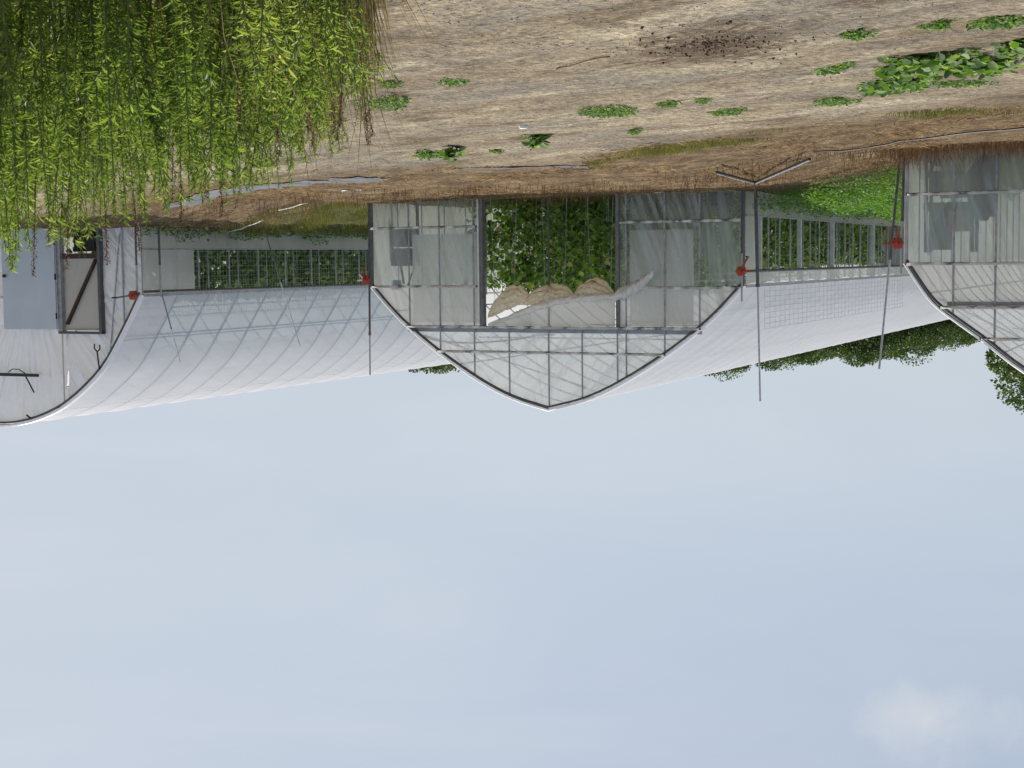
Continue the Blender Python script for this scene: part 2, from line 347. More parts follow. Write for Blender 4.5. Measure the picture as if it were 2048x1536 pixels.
def fold_sheet(mb, prof, s0, s1, lo, hi, seed, field, y=.14, step=.026):
    """finely meshed film pulled into creases; field(s, h) gives the coordinate across the creases"""
    n = int((s1-s0)/step); rows = 110 if step < .03 else 50; P = []
    for i in range(n+1):
        s = s0+(s1-s0)*i/n; top = hi if hi is not None else top_at(prof, s)-.02; row = []
        for j in range(rows+1):
            h = lo+(top-lo)*j/rows; u, v, k = field(s, h)
            a = nz(u*2.1, v*.22, seed); b = nz(u*5.2, v*.35, seed+3); c = nz(u*11, v*.5, seed+5)
            q = .075*(1-abs(a)*2.4)**2*(abs(a) < .41) + .050*(1-abs(b)*2.2)**2*(abs(b) < .45) + .012*c + .02*nz(s*.9, h*.9, seed)
            row.append((s, y-q*k, h))
        P.append(row)
    return mb.grid(P)
def crease_side(s, h): return ((s+h)*.707, (h-s)*.707, 1.)
def crease_up(s, h): return (s*1.0+.16*h+.5*nz(s*.6, h*.4, 2), h*.8, .42)
def crease_gable(s, h):
    a = math.atan2(s-4.57, 5.6-h); return (a*3.2+.3*nz(s, h, 4), math.hypot(s-4.57, 5.6-h), .36)
def crease_left(s, h):
    if h > 2.3:
        a = math.atan2(s-3.4, h-.9); r_ = math.hypot(s-3.4, h-.9); return (a*2.6, r_, .9)
    return (s*1.1+.4*h, h*.6, .55)
def crinkle(p0, p1, w=.055, y=-.075, seed=0):
    """a twisted strip of white film held in the rail"""
    mb = MB(); L = (Vector(p1)-Vector(p0)).length; n = int(L/.045); P = []
    r = random.Random(seed)
    for i in range(n+1):
        t = i/n; q = Vector(p0).lerp(Vector(p1), t)
        a = 1.0+nz(q.x*4.5, seed, 2)*2.4; ww = w*(.75+.6*abs(nz(q.x*9, seed, 5)))
        wob = .012*nz(q.x*3, seed, 9)
        P.append([(q.x, y-.032*math.cos(a)*k-.01, q.z+wob+ww*.5*k*math.sin(a)) for k in (-1,0,1)])
    return mb.grid(P)
def rail(root, s0, s1, h, seed=0, y=-.075, tilt=0):
    h1 = h+tilt
    o = MB().bar((s0,y,h),(s1,y,h1),.035,.05).build('rail', M['dark_steel'], root)
    crinkle((s0+.03,y,h+.005),(s1-.03,y,h1+.005),.07,y-.035,seed).build('crinkled_film_strip', M['strip_film'], o, True)
    return o
def post(root, s, lo, hi, r=.020, m='mid_steel', y=-.03, name='end_post'):
    return MB().tube([(s,y,lo),(s,y,hi)], r, 8).build(name, M[m], root)
def rib_mesh(prof, lo, r=.015):
    pts = [(0,0,lo)]+[(s,0,h) for s, h in prof]+[(W,0,lo)]
    return MB().tube(pts, r, 6).mesh('rib', True)
def roof_film(g, prof, length, lift, seed, mats, pur):
    """one sheet; narrow bands lie tight over the ribs and purlins and take the second material"""
    rows, rb = [], []
    for i in range(int(length/1.22)+1):
        d = .03+i*1.22
        for q, k in ((-.035,1),(.035,0),(.42,0),(.80,0)):
            if 0 <= d+q <= length: rows.append(d+q); rb.append(k)
    rows[0] = 0.
    cols, cb = [], []
    for j, p in enumerate(prof):
        if j in pur and 0 < j < len(prof)-1:
            a, b = prof[j-1], prof[j+1]; l = math.hypot(b[0]-a[0], b[1]-a[1]); u = ((b[0]-a[0])/l*.022, (b[1]-a[1])/l*.022)
            cols += [(p[0]-u[0], p[1]-u[1]), (p[0]+u[0], p[1]+u[1])]; cb += [1, 0]
        else: cols.append(p); cb.append(0)
    P = []
    for i, d in enumerate(rows):
        t = ((d-.03)/1.22) % 1; sag = .028*math.sin(PI*t)**2; row = []
        for j, (s, h) in enumerate(cols):
            a, b = cols[max(0,j-1)], cols[min(len(cols)-1,j+1)]; t = Vector((b[0]-a[0], b[1]-a[1])).normalized()
            k = lift-sag+.010*nz(d*.7, j*.3, seed); row.append((s-t.y*k, d, h+t.x*k))
        P.append(row)
    me = MB().grid(P).mesh('roof_film', True); nc = len(cols)-1
    for m in mats: me.materials.append(m)
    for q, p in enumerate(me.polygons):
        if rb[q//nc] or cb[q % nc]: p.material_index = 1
        elif len(mats) > 2 and cols[q % nc][1] < 2.75 and q % nc < nc/2 and rows[q//nc] > 1.2: p.material_index = 2
    return link('roof_film', me, None, g)
def greenhouse(F, prof, length, label, base, film_front, gable, seed):
    g = empty('greenhouse', F, TH, label, 'greenhouse')
    rm = rib_mesh(prof, base-.25)
    n = int(length/1.22)
    for i in range(n+1):
        o = part('rib', rm, M['steel'] if i == 0 else None, g); o.location = (0, .03+i*1.22, 0)
    k0 = len(prof)
    pur = (int(k0*.12), int(k0*.3), k0//2, k0-1-int(k0*.3), k0-1-int(k0*.12))
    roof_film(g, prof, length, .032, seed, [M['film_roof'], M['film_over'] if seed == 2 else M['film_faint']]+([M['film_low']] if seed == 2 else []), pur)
    for j in (int(k0*.12), int(k0*.3), k0//2, k0-1-int(k0*.3), k0-1-int(k0*.12)):
        s, h = prof[j]; MB().tube([(s,.02,h-.06),(s,length,h-.06)], .02, 6).build('purlin', M['steel'], g)
    # hem of the roof film round the front arch
    P = []
    for (s, h) in prof:
        c = (s-W/2, h-1.2); l = math.hypot(*c); u = (c[0]/l, c[1]/l)
        P.append([(s-u[0]*.005, -.082, h-u[1]*.005), (s+u[0]*.045, -.078, h+u[1]*.045), (s+u[0]*.05, .05, h+u[1]*.05)])
    MB().grid(P).build('film_hem', M['strip_white'], g, True)
    pts = [(s*.994+.027, -.05, h-.055) for s, h in prof]
    MB().tube(pts, .026, 6).build('front_arch', M['dark_steel'], g, True)
    # far end wall
    mb = MB(); wall_sheet(mb, prof, 0, W, base-.2, None, .4, length, .01, seed); mb.build('back_wall_film', M['film_silver'], g, True)
    return g
# ---- middle greenhouse -----------------------------------------------------
LC = 60.
gc = greenhouse(FC, PROF_C, LC, 'clear fronted middle greenhouse, its doorway open onto vines under a ragged tan curtain', -.45, None, None, 1)
D0, D1 = 2.90, 6.20
mb = MB(); wall_sheet(mb, PROF_C, 0.02, D0, -.55, None, .12, .015, .014, 1)
P_ = MB()
def sheet_between(mb, s0, s1, lo, prof, seed, y=-.03):
    wall_sheet(mb, prof, s0, s1, lo, None, .12, y, .014, seed)
lowl = MB(); fold_sheet(lowl, PROF_C, .02, D0, -.55, 1.67, 1, crease_up, .05, .03)
lowl.build('end_wall_film', M['film_front'], gc, True)
lowr = MB(); fold_sheet(lowr, PROF_C, D1, W-.02, -.55, 1.67, 2, crease_up, .05, .03)
lowr.build('end_wall_film', M['film_front'], gc, True)
mid = MB(); wall_sheet(mid, PROF_C, .05, .98, 1.67, None, .12, .015, .014, 5); wall_sheet(mid, PROF_C, .98, D0, 1.67, 2.58, .12, .015, .014, 5); mid.build('middle_film', M['film_mid'], gc, True)
mid = MB(); wall_sheet(mid, PROF_C, W-.98, W-.05, 1.67, None, .12, .015, .014, 6); wall_sheet(mid, PROF_C, D1, W-.98, 1.67, 2.58, .12, .015, .014, 6); mid.build('middle_film', M['film_mid'], gc, True)
inn = MB(); wall_sheet(inn, PROF_C, 6.45, 8.28, .42, 2.5, .12, .40, .05, 7); inn.build('inner_curtain', M['film_side'], gc, True)
inn = MB(); wall_sheet(inn, PROF_C, 1.25, 2.75, .42, 2.5, .12, .40, .05, 8); inn.build('inner_curtain', M['film_side'], gc, True)
gab = MB(); fold_sheet(gab, PROF_C, .98, W-.98, 2.58, None, 3, crease_gable, .045, .03); gab.build('gable_film', M['film_gable'], gc, True)
for s in (.97, 1.77, 2.67): post(gc, s, -.55, top_at(PROF_C, s)-.05)
for s in (6.43, 7.32, 8.13): post(gc, s, -.55, top_at(PROF_C, s)-.05)
for s in (2.88, 3.73, 4.55, 5.54): post(gc, s, 2.66, top_at(PROF_C, s)-.05)
post(gc, .0, -.6, 1.66, .035, 'grey_post'); post(gc, W, -.6, 1.66, .035, 'grey_post')
post(gc, 4.57, -.5, 2.55, .026, 'dark_steel', .05, 'door_centre_post')
MB().box(D0-.06, D0+.01, -.04, .08, -.6, 2.56).build('door_post', M['grey_post'], gc)
MB().box(D1-.03, D1+.06, -.08, .08, -.6, 2.56).build('door_post', M['grey_post'], gc)
MB().box(D1+.062, D1+.10, -.09, .02, -.6, 2.50).build('door_post_trim', M['white_pipe'], gc)
MB().box(.95, W-.95, -.01, .09, 2.585, 2.70).build('header_beam', M['beam'], gc)
rail(gc, .0, D0-.08, .25, 11); rail(gc, D1+.11, W, .265, 12); rail(gc, .0, D0-.08, 1.68, 13, tilt=.01); rail(gc, D1+.11, W, 1.64, 14)
rail(gc, .93, W-.93, 2.575, 15); rail(gc, 1.74, W-1.74, 3.15, 16)
# diagonal wind braces and the loop of cable behind the gable film
MB().tube([(1.2,.25,2.75),(4.3,3.2,4.25)], .02).build('wind_brace', M['steel'], gc)
MB().tube([(7.9,.25,2.8),(5.0,3.2,4.2)], .02).build('wind_brace', M['steel'], gc)
MB().tube([(2.0,1.2,3.25),(7.3,1.2,3.2)], .02).build('cross_tie', M['steel'], gc)
for k in range(5): MB().tube([(1.6,2.4+k*2.44,2.95),(7.54,2.4+k*2.44,2.95)], .018).build('cross_tie', M['steel'], gc)
hose = [(8.1+.0,.12,2.72),(7.6,.14,2.9),(6.9,.16,2.96),(6.2,.16,2.94),(5.4,.15,2.86),(4.9,.14,2.76),(4.5,.12,2.75)]
hp = catmull([(q[0], q[2]) for q in hose], 4)
tag(MB().tube([wpt(FC, s, .15, h) for s, h in hp], .022, 6).build('cable_loop', M['black'], None, True), 'black cable drooping behind the clear gable of the middle greenhouse', 'cable')
# ragged door curtain: gathered tan film, white roll and pale hanging triangle
def pouch(s0, s1, h0, h1, sag, depth, seed, y0=.12):
    P = []; n, m = 44, 22
    for i in range(n+1):
        t = i/n; s = s0+(s1-s0)*t; base = h0+(h1-h0)*t; e = math.sin(PI*min(1,max(0,t)))**.6; row = []
        for j in range(m+1):
            a = PI*(j/m); q = (.030*nz(s*6+seed, a*2.5, seed)+.040*nz(s*14+seed, a*4.5, seed+2)+.02*nz(s*30, a*9, seed))*e
            row.append((s, y0-(depth*math.sin(a)+q*2)*e, base-sag*e*(j/m)+q+.022*math.sin(j*1.1+t*9+3*nz(s*4,seed,1))*e))
        P.append(row)
    return MB().grid(P)
cur = pouch(6.16, 5.02, 2.38, 1.98, .52, .16, 1).build('gathered_curtain', M['film_tan'], gc, True)
pouch(5.24, 3.88, 2.08, 1.98, .44, .19, 2, .10).build('gathered_curtain', M['film_tan'], gc, True)
pouch(4.02, 2.93, 1.96, 1.97, .48, .20, 3, .11).build('gathered_curtain', M['film_tan'], gc, True)
rl = catmull([(5.95,2.50),(5.2,2.24),(4.52,2.03),(3.9,1.93),(3.3,1.89),(2.93,1.86)], 8)
pts = [(s, -.06+.02*nz(s*4,1,1), h+.02*nz(s*5,2,2)) for s, h in rl]
roll_a = (pts, [.028+.05*min(1,i/10)+.022*nz(i*.9,3,3) for i in range(len(pts))])
rl = catmull([(2.93,1.90),(2.74,1.80),(2.45,1.70),(2.2,1.52),(1.98,1.34)], 8)
pts = [(s, -.13+.03*nz(s*6,1,7), h+.03*nz(s*7,2,8)) for s, h in rl]
roll_b = (pts, [.075+.055*math.sin(PI*min(1,i/(len(pts)-1)*.9+.1))+.035*nz(i*.8,5,3) for i in range(len(pts))])
P = []
for i in range(31):
    s = 6.1-(6.1-2.95)*i/30; t = i/30; bot = 2.5-.62*min(1,t*1.25)**.8
    P.append([(s, .02+.015*nz(s*5,j,3), 2.55+(bot-2.55)*j/8) for j in range(9)])
MB().grid(P).build('hanging_curtain', M['film_grey'], gc, True)
def crumple(pts, radii, name, seed):
    V = []; n = 14; pp = [Vector(p) for p in pts]
    fine = []
    for i in range(len(pp)-1):
        for k in range(3): fine.append((pp[i].lerp(pp[i+1], k/3), radii[i]+(radii[i+1]-radii[i])*k/3))
    P = []
    for i, (p, r_) in enumerate(fine):
        row = []
        for k in range(n+1):
            a = 2*PI*(k % n)/n; q = r_*(1+.55*nz(p.x*9+math.cos(a)*1.3, math.sin(a)*1.3, p.z*9+seed)+.3*nz(p.x*30, a*2.3 if k < n else 0, seed))
            row.append((p.x, p.y+math.cos(a)*q*.8, p.z+math.sin(a)*q))
        P.append(row)
    return MB().grid(P).build(name, M['film_roll'], gc, True)
crumple(*roll_a, 'rolled_curtain', 1); crumple(*roll_b, 'rolled_curtain', 2)
# hem scraps of film along the foot of the left panel
crinkle((.02,0,-.415),(2.7,0,-.375),.045,-.07,77).build('film_hem', M['strip_white'], gc, True)
# ---- left side wall (roll-up side) of a house
def side_wall(g, prof, base, lo, hi, dopen, dend, length, post_d, thin_d, seed, eave):
    def strip(name, d0, d1, h0, h1, m, x=-.035):
        n = max(2, int((d1-d0)/.35)); P = []
        for i in range(n+1):
            d = d0+(d1-d0)*i/n
            P.append([(x+.02*nz(d*1.3, j, seed)-.0, d, h0+(h1-h0)*j/5+(.02*nz(d*.6, seed, 3) if j in (0,5) else 0)) for j in range(6)])
        return MB().grid(P).build(name, m, g, True)
    strip('lower_side_curtain', 0, length, base-.3, lo, M['film_side'])
    strip('side_panel', 0, dopen, lo+.02, hi-.0, M['film_side'])
    strip('upper_side_strip', 0, length, hi, eave+.02, M['film_side'], -.05)
    strip('side_panel', dend, length, lo+.02, hi, M['film_side'])
    MB().tube([(-.07,.0,hi),(-.07,dend,hi+.03)], .028, 8).build('roll_tube', M['dark_steel'], g)
    MB().bar((-.05,0,lo),(-.05,dend,lo),.03,.03).build('curtain_rail', M['steel'], g)
    MB().bar((-.06,0,eave+.01),(-.06,length,eave+.01),.03,.06).build('eave_rail', M['steel'], g)
    for d in post_d: MB().box(-.035,.06,d-.06,d+.06,base-.3,eave).build('side_post', M['white_post'], g)
    for d in thin_d: MB().tube([(.0,d,base-.3),(.0,d,eave)], .019, 6).build('side_post', M['mid_steel'], g)
side_wall(gc, PROF_C, -.45, .15, 1.34, .92, 24., LC, (1.24,4.63,7.9,12.7,17.5), [1.9+k*.92 for k in range(22)], 4, 1.65)
# the other long wall is plain film
def right_wall(g, base, length, seed, eave):
    P = []
    for i in range(int(length/.6)+1):
        d = min(length, i*.6); P.append([(W+.03+.015*nz(d, j, seed), d, base-.3+(eave+.02-base+.3)*j/4) for j in range(5)])
    MB().grid(P).build('right_side_film', M['film_side'], g, True)
def wire_mesh(g, d0, d1, hs, dstep, r, s=-.13):
    mb = MB(); n = int(d1-d0)
    for h in hs: mb.tube([(s+.02*nz(i*.5,1,4), d0+(d1-d0)*i/n, h+.014*nz(i*.8,h,1)) for i in range(n+1)], r, 4)
    d = d0
    while d <= d1: mb.tube([(s+.02*nz(d*.5,1,4), d+.03*nz(d*2,h,2), h) for h in hs], r, 4); d += dstep
    return mb.build('wire_mesh', M['mesh_wire'], g)
wire_mesh(gc, 1.2, 16.6, [1.68+k*.118 for k in range(9)], .40, .0045)
right_wall(gc, -.4, LC, 5, 1.65)

# ---- right greenhouse ------------------------------------------------------
LR = 46.
gr = greenhouse(FR, PROF_R, LR, 'silvery film greenhouse with an open grey steel door, behind the tall green weeds', 0., None, None, 2)
RD0, RD1 = 1.16, 2.28
mbx = MB(); fold_sheet(mbx, PROF_R, .02, RD0, -.3, None, 21, crease_side); mbx.build('end_wall_film', M['film_silver'], gr, True)
mbx = MB(); fold_sheet(mbx, PROF_R, RD1, W-.02, -.3, None, 22, crease_left); mbx.build('end_wall_film', M['film_silver'], gr, True)
mbx = MB(); fold_sheet(mbx, PROF_R, RD0, RD1, 2.42, None, 23, crease_left); mbx.build('end_wall_film', M['film_silver'], gr, True)
MB().box(RD0-.05,RD0+.03,-.07,.06,-.3,2.44).build('door_post', M['dark_steel'], gr)
MB().box(RD1-.02,RD1+.10,-.07,.06,-.3,2.44).build('door_post', M['steel'], gr)
MB().box(RD0-.05,RD1+.10,-.075,.05,2.40,2.46).build('door_lintel', M['dark_steel'], gr)
MB().tube([(.55,.04,-.3),(.55,.04,2.4)], .022).build('end_post', M['steel'], gr)
MB().tube([(.62,.05,.2),(1.0,.05,3.0)], .018).build('end_brace', M['steel'], gr)
# steel door swung right back against the wall
dr = MB().box(0, 1.50, -.045, 0, -.25, 2.36).build('door', M['door'], gr); dr.location = (RD1+.09,-.10,0); dr.rotation_euler = (0,0,-.06)
kn = MB().tube([(1.40,-.045,1.12),(1.40,-.085,1.12),(1.40,-.09,1.12),(1.40,-.13,1.12)], [.018,.018,.042,.035], 10).build('door_knob', M['door_dark'], dr, True)
for h in (.35, 1.15, 2.05): MB().tube([(.0,-.03,h-.07),(.0,-.03,h+.07)], .022, 8).build('hinge', M['door_dark'], dr)
# braced wooden screen door hanging in the doorway
sg = MB().box(RD0+.05,RD1-.04,.03,.05,.72,2.38).build('screen_door', M['film_grey'], gr)
MB().bar((RD0+.10,.0,.76),(RD1-.12,.0,2.24),.05,.12,(0,1,0)).build('door_brace', M['wood_dark'], sg)
MB().box(RD0+.03,RD1-.04,-.03,.02,.62,.74).build('door_rail', M['wood_dark'], sg)
MB().bar((RD0+.05,.0,2.37),(RD1-.03,.0,2.37),.04,.03).build('door_rail', M['steel'], sg)
rail(gr, 3.86, W, 1.62, 31)
MB().box(RD1+.0,RD1+.03,-.05,-.035,2.46,4.05).build('film_seam', M['film_grey'], gr)
MB().box(3.0,5.3,-.14,-.08,3.40,3.47).build('vent_arm', M['black'], gr)
MB().tube([(3.38,-.11,3.46),(3.14,-.11,3.84)], .018).build('vent_strut', M['black'], gr)
MB().tube([(3.9,-.12,3.38),(3.75,-.14,3.30),(3.55,-.14,3.30),(3.38,-.12,3.40)], .012).build('vent_cable', M['black'], gr, True)
MB().tube([(1.20,-.09,3.28),(1.25,-.09,2.86)], .018).build('film_hook', M['black'], gr)
MB().tube([(1.25,-.09,2.86),(1.33,-.09,2.78),(1.32,-.09,2.68)], .016).build('film_hook', M['black'], gr)
MB().tube([(1.25,-.09,2.86),(1.17,-.09,2.80),(1.17,-.09,2.70)], .016).build('film_hook', M['black'], gr)
MB().tube([(3.42,-.08,4.38),(3.28,-.1,4.45)], .022).build('film_hook', M['black'], gr)
side_wall(gr, PROF_R, -.05, .54, 1.50, 1.9, 24., LR, (), [2.1+k*1.22 for k in range(18)], 6, 1.57)
wire_mesh(gr, .6, 9.8, [.6+k*.115 for k in range(14)], .115, .0022)
P = []
for h in (.0,): pass
right_wall(gr, .1, LR, 7, 1.57)

# ---- left greenhouse -------------------------------------------------------
LL = 44.
gl = greenhouse(FL, PROF_L, LL, 'clear film greenhouse at the left end with its front cut off by the picture edge', -.4, None, None, 3)
mbx = MB(); fold_sheet(mbx, PROF_L, .02, W-.02, -.6, 1.67, 41, crease_up, .05, .03); mbx.build('end_wall_film', M['film_left'], gl, True)
mbx = MB(); wall_sheet(mbx, PROF_L, .05, .65, 1.67, None, .12, .015, .012, 43); wall_sheet(mbx, PROF_L, .65, W-.65, 1.67, 2.44, .12, .015, .012, 43); wall_sheet(mbx, PROF_L, W-.65, W-.05, 1.67, None, .12, .015, .012, 43); mbx.build('middle_film', M['film_mid'], gl, True)
mbx = MB(); wall_sheet(mbx, PROF_L, .65, W-.65, 2.44, None, .12, .015, .012, 42); mbx.build('gable_film', M['film_gable'], gl, True)
for s in (.86,1.6,2.9,4.57,6.2,7.54,8.28): post(gl, s, -.6, top_at(PROF_L, s)-.05)
post(gl, W, -.6, 1.66, .04, 'white_post', -.01); post(gl, 0, -.6, 1.66, .04, 'white_post', -.01)
rail(gl, 0, W, .385, 51); rail(gl, 0, W, 1.66, 52); rail(gl, .62, W-.62, 2.46, 53); rail(gl, 1.35, W-1.35, 3.03, 54)
MB().box(.75,W-.75,-.01,.08,2.36,2.43).build('header_beam', M['beam'], gl)
MB().tube([(8.6,.25,2.3),(5.6,3.2,4.1)], .02).build('wind_brace', M['steel'], gl)
MB().tube([(8.9,.3,-.4),(8.95,1.2,1.5)], .02).build('wind_brace', M['steel'], gl)
for k in range(5): MB().tube([(1.6,2.4+k*2.44,2.95),(7.54,2.4+k*2.44,2.95)], .018).build('cross_tie', M['steel'], gl)
side_wall(gl, PROF_L, -.45, .15, 1.34, .9, 24., LL, (), [1.9+k*1.22 for k in range(18)], 8, 1.65)
right_wall(gl, -.4, LL, 9, 1.65)

# ------------------------------------------------------------------ vines
def vine_row(F, s, d0, d1, base, top, dens, thick, label, seed, size=.092):
    dens = dens*3.0
    r = np.random.default_rng(seed); n = int((d1-d0)*dens)
    root = empty('vine_row', wpt(F, s, d0, base), TH, label, 'vines', 'trellised vine rows inside the greenhouses')
    y = r.uniform(0, d1-d0, n); z = r.uniform(0, 1, n)**.9*(top-base)
    clump = np.array([nz(yy*1.6+seed, zz*1.8, seed*.7) for yy, zz in zip(y, z)])
    keep = (r.uniform(0,1,n) < .70+clump*1.0); y, z, clump = y[keep], z[keep], clump[keep]; n = len(y)
    x = r.normal(0, thick*.42, n)*(1+.6*clump); x = np.clip(x, -thick, thick)
    y = np.concatenate([y, r.uniform(-.15, .1, 0)])
    ang = r.uniform(0, 2*PI, n); drop = r.uniform(-1.0, .1, n)
    ax = np.stack([np.cos(ang)*.8 + np.sign(x)*.5, np.sin(ang)*.8, drop], 1)
    nr = np.stack([np.sign(x)*.6 + r.normal(0,.35,n), r.normal(0,.45,n)-.2, np.abs(r.normal(.7,.4,n))], 1)
    L = r.uniform(.42, 1.6, n)*size*1.12
    V, Fc = instances(np.stack([x, y, z], 1), ax, nr, L, L*1.05, *BROAD)
    part('foliage', np_mesh('vine_foliage', V, Fc), M['vine'], root)
    mb = MB(); k = d0
    yy = 0.
    while yy < d1-d0:
        pts = [(.04*nz(yy*3, j, seed), yy+.05*nz(j, yy, 3), (top-base)*j/5) for j in range(6)]
        mb.tube(pts, .007, 4, False); yy += .45
    mb.build('stems', M['stem_green'], root)
    mb = MB(); yy = .6
    while yy < d1-d0: mb.tube([(0,yy,-.1),(0,yy,top-base+.15)], .014, 5); yy += 2.4
    mb.tube([(0,0,top-base+.1),(0,d1-d0,top-base+.1)], .008, 4); mb.build('trellis', M['steel'], root)
    mb = MB(); yy = .1
    while yy < d1-d0:
        for sx in (-1, 1): mb.tube([(sx*thick*.75+.03*nz(yy, sx, 2), yy, 0), (sx*thick*.55, yy+.05*nz(yy*3, sx, 5), top-base+.12)], .0055, 4, False)
        yy += 1.15
    for sx in (-1, 1): mb.tube([(sx*thick*.55, 0, top-base+.12), (sx*thick*.55, d1-d0, top-base+.12)], .006, 4)
    mb.tube([(-thick*.55, .02, top-base+.12), (thick*.55, .02, top-base+.12)], .006, 4)
    mb.build('strings', M['white_post'], root)
    return root
# middle house
vine_row(FC, 1.15, 1.6, 19, -.42, 1.30, 150, .30, 'vine row nearest the open left side of the middle greenhouse', 101)
vine_row(FC, 2.45, 2.2, 16, -.42, 1.50, 130, .32, 'second vine row from the left inside the middle greenhouse', 102)
vine_row(FC, 3.55, .55, 14, -.42, 1.90, 190, .42, 'vine row left of the doorway centre post of the middle greenhouse', 103)
vine_row(FC, 4.75, .7, 14, -.42, 1.92, 190, .42, 'vine row just right of the doorway centre post of the middle greenhouse', 104)
vine_row(FC, 6.0, .6, 14, -.42, 1.88, 240, .45, 'vine row at the right doorway post of the middle greenhouse', 105)
vine_row(FC, 7.4, 2.0, 14, -.42, 1.75, 220, .42, 'blurred vine row behind the right film panel of the middle greenhouse', 106)
# right house
vine_row(FR, 1.0, 1.6, 20, -.05, 1.62, 230, .36, 'vine row nearest the open left side of the right greenhouse', 111, .10)
vine_row(FR, 3.1, 1.2, 18, -.05, 1.9, 110, .4, 'third vine row from the open side inside the right greenhouse', 113, .11)
vine_row(FR, 1.9, 1.8, 19, -.05, 1.85, 170, .4, 'vine row deeper inside the right greenhouse', 112, .11)
# left house
vine_row(FL, 5.4, 3.5, 16, -.4, 1.2, 120, .42, 'blurred vine row behind the film of the left greenhouse', 121)

# ------------------------------------------------------------------ things inside the houses
tb = empty('board_stack', wpt(FC, 8.85, .95, -.4), TH, 'dark boards leaning behind the film at the right corner of the middle greenhouse', 'boards')
MB().box(-.46,.46,-.03,.03,.62,1.10).build('board', M['board'], tb); MB().box(-.45,.44,.0,.05,1.13,1.56).build('board', M['board'], tb)
for x in (-.38,.36): MB().box(x-.03,x+.03,.055,.11,0,1.56).build('leg', M['wood_dark'], tb)
MB().tube([(-.3,.08,1.55),(-.05,.12,2.05)], .02).build('brace', M['wood_dark'], tb); MB().tube([(.1,.08,1.55),(.05,.12,2.0)], .03).build('brace', M['wood_dark'], tb)
def blob(name, loc, size, m, label, cat, seed, rz=0):
    mb = MB(); n, k = 10, 14; P = []
    for i in range(n+1):
        a = PI*i/n-PI/2; row = []
        for j in range(k+1):
            b = 2*PI*(j % k)/k; rr = 1+.28*nz(math.cos(b)*1.6+seed, math.sin(b)*1.6, a*1.4)
            sq = lambda t: math.copysign(abs(t)**.6, t)
            row.append((size[0]*sq(math.cos(a))*sq(math.cos(b))*rr, size[1]*sq(math.cos(a))*sq(math.sin(b))*rr, size[2]*(1+sq(math.sin(a))*rr)))
        P.append(row)
    o = mb.grid(P).build(name, m, None, True); o.location = loc; o.rotation_euler = (0,0,rz); return tag(o, label, cat)
blob('sack', wpt(FC, .70, .7, -.38), (.30,.2,.17), M['navy'], 'dark grey sack behind the film at the left corner of the middle greenhouse', 'sack', 3, TH)
bk = empty('bucket', wpt(FC, 9.0, .9, 1.50), TH, 'small blue tub on the boards inside the middle greenhouse', 'tub')
MB().tube([(0,0,0),(0,0,.22)], [.10,.14], 12).build('body', M['blue'], bk); MB().tube([(0,0,.22),(0,0,.235)], .15, 12).build('rim', M['blue'], bk)
bk = empty('bucket', wpt(FR, 1.32, .5, .14), TH, 'dark red bucket low in the doorway of the right greenhouse', 'bucket')
MB().tube([(0,0,0),(0,0,.34)], [.13,.17], 14).build('body', M['red'], bk); MB().tube([(0,0,.34),(0,0,.36)], .178, 14).build('rim', M['red'], bk)
MB().tube([(-.17,0,.33),(-.12,-.05,.46),(0,-.07,.50),(.12,-.05,.46),(.17,0,.33)], .006, 5).build('handle', M['steel'], bk, True)
cr = empty('crate', wpt(FR, 1.95, .6, -.1), TH, 'black crate standing in the doorway of the right greenhouse', 'crate')
MB().box(-.3,.3,-.2,.2,0,.62).build('body', M['black'], cr); MB().box(-.32,.32,-.22,.22,.62,.67).build('rim', M['black'], cr)
ct = empty('equipment_cart', wpt(FL, 8.62, 1.6, -.45), TH, 'dark cart loaded with boxes behind the film of the left greenhouse', 'cart')
MB().box(-.5,.45,-.3,.3,.95,1.10).build('shelf', M['board'], ct); MB().box(-.5,.45,-.3,.3,.35,.45).build('shelf', M['board'], ct)
for x in (-.46,.41):
    for y in (-.26,.26): MB().box(x-.03,x+.03,y-.03,y+.03,0,1.9).build('leg', M['board'], ct)
for i, (x, w, h0, h1, m) in enumerate([(-.2,.2,1.10,1.5,'rust_card'),(.2,.18,1.10,1.85,'navy'),(-.1,.25,.45,.85,'rust_card'),(.28,.12,.45,.8,'board')]):
    o = MB().box(-w,w,-.2,.2,0,h1-h0).build('box', M[m]); o.location = wpt(FL, 8.62+x*.9, 1.6, -.45+h0+.003); o.rotation_euler = (0,0,TH)
    tag(o, ['pale box on the top shelf of the dark cart','navy box on the top shelf of the dark cart','pale box on the bottom shelf of the dark cart','dark box on the bottom shelf of the dark cart'][i], 'box')
blob('covered_machine', wpt(FL, 8.0, 1.5, -.45), (.30,.3,.62), M['navy'], 'navy covered machine beside the dark cart in the left greenhouse', 'machine', 9, TH)

# ------------------------------------------------------------------ guide poles, winders, leaning rods
def pole(pts, r0, r1, split, label):
    """lower thick tube, thinner upper tube"""
    a, b = Vector(pts[0]), Vector(pts[1]); c = a.lerp(b, split)
    root = empty('guide_pole', a, 0, label, 'pole'); R0 = lambda p: p-a
    MB().tube([R0(a), R0(c)], r0, 8).build('lower_tube', M['dark_steel'], root)
    MB().tube([R0(c.lerp(a,.02)), R0(b)], r1, 8).build('upper_tube', M['steel'], root)
    MB().tube([R0(c.lerp(a,.02)), R0(c.lerp(b,.01))], r0*1.25, 8).build('collar', M['dark_steel'], root)
    return root
pole([wpt(FC,9.10,-.18,-.6), wpt(FC,9.16,-.18,3.74)], .026, .020, .78, 'tall upright pole at the right corner of the middle greenhouse')
pole([wpt(FC,-.33,-.25,-.6), wpt(FC,-.44,-.25,4.09)], .036, .020, .48, 'tall upright pole just left of the middle greenhouse corner')
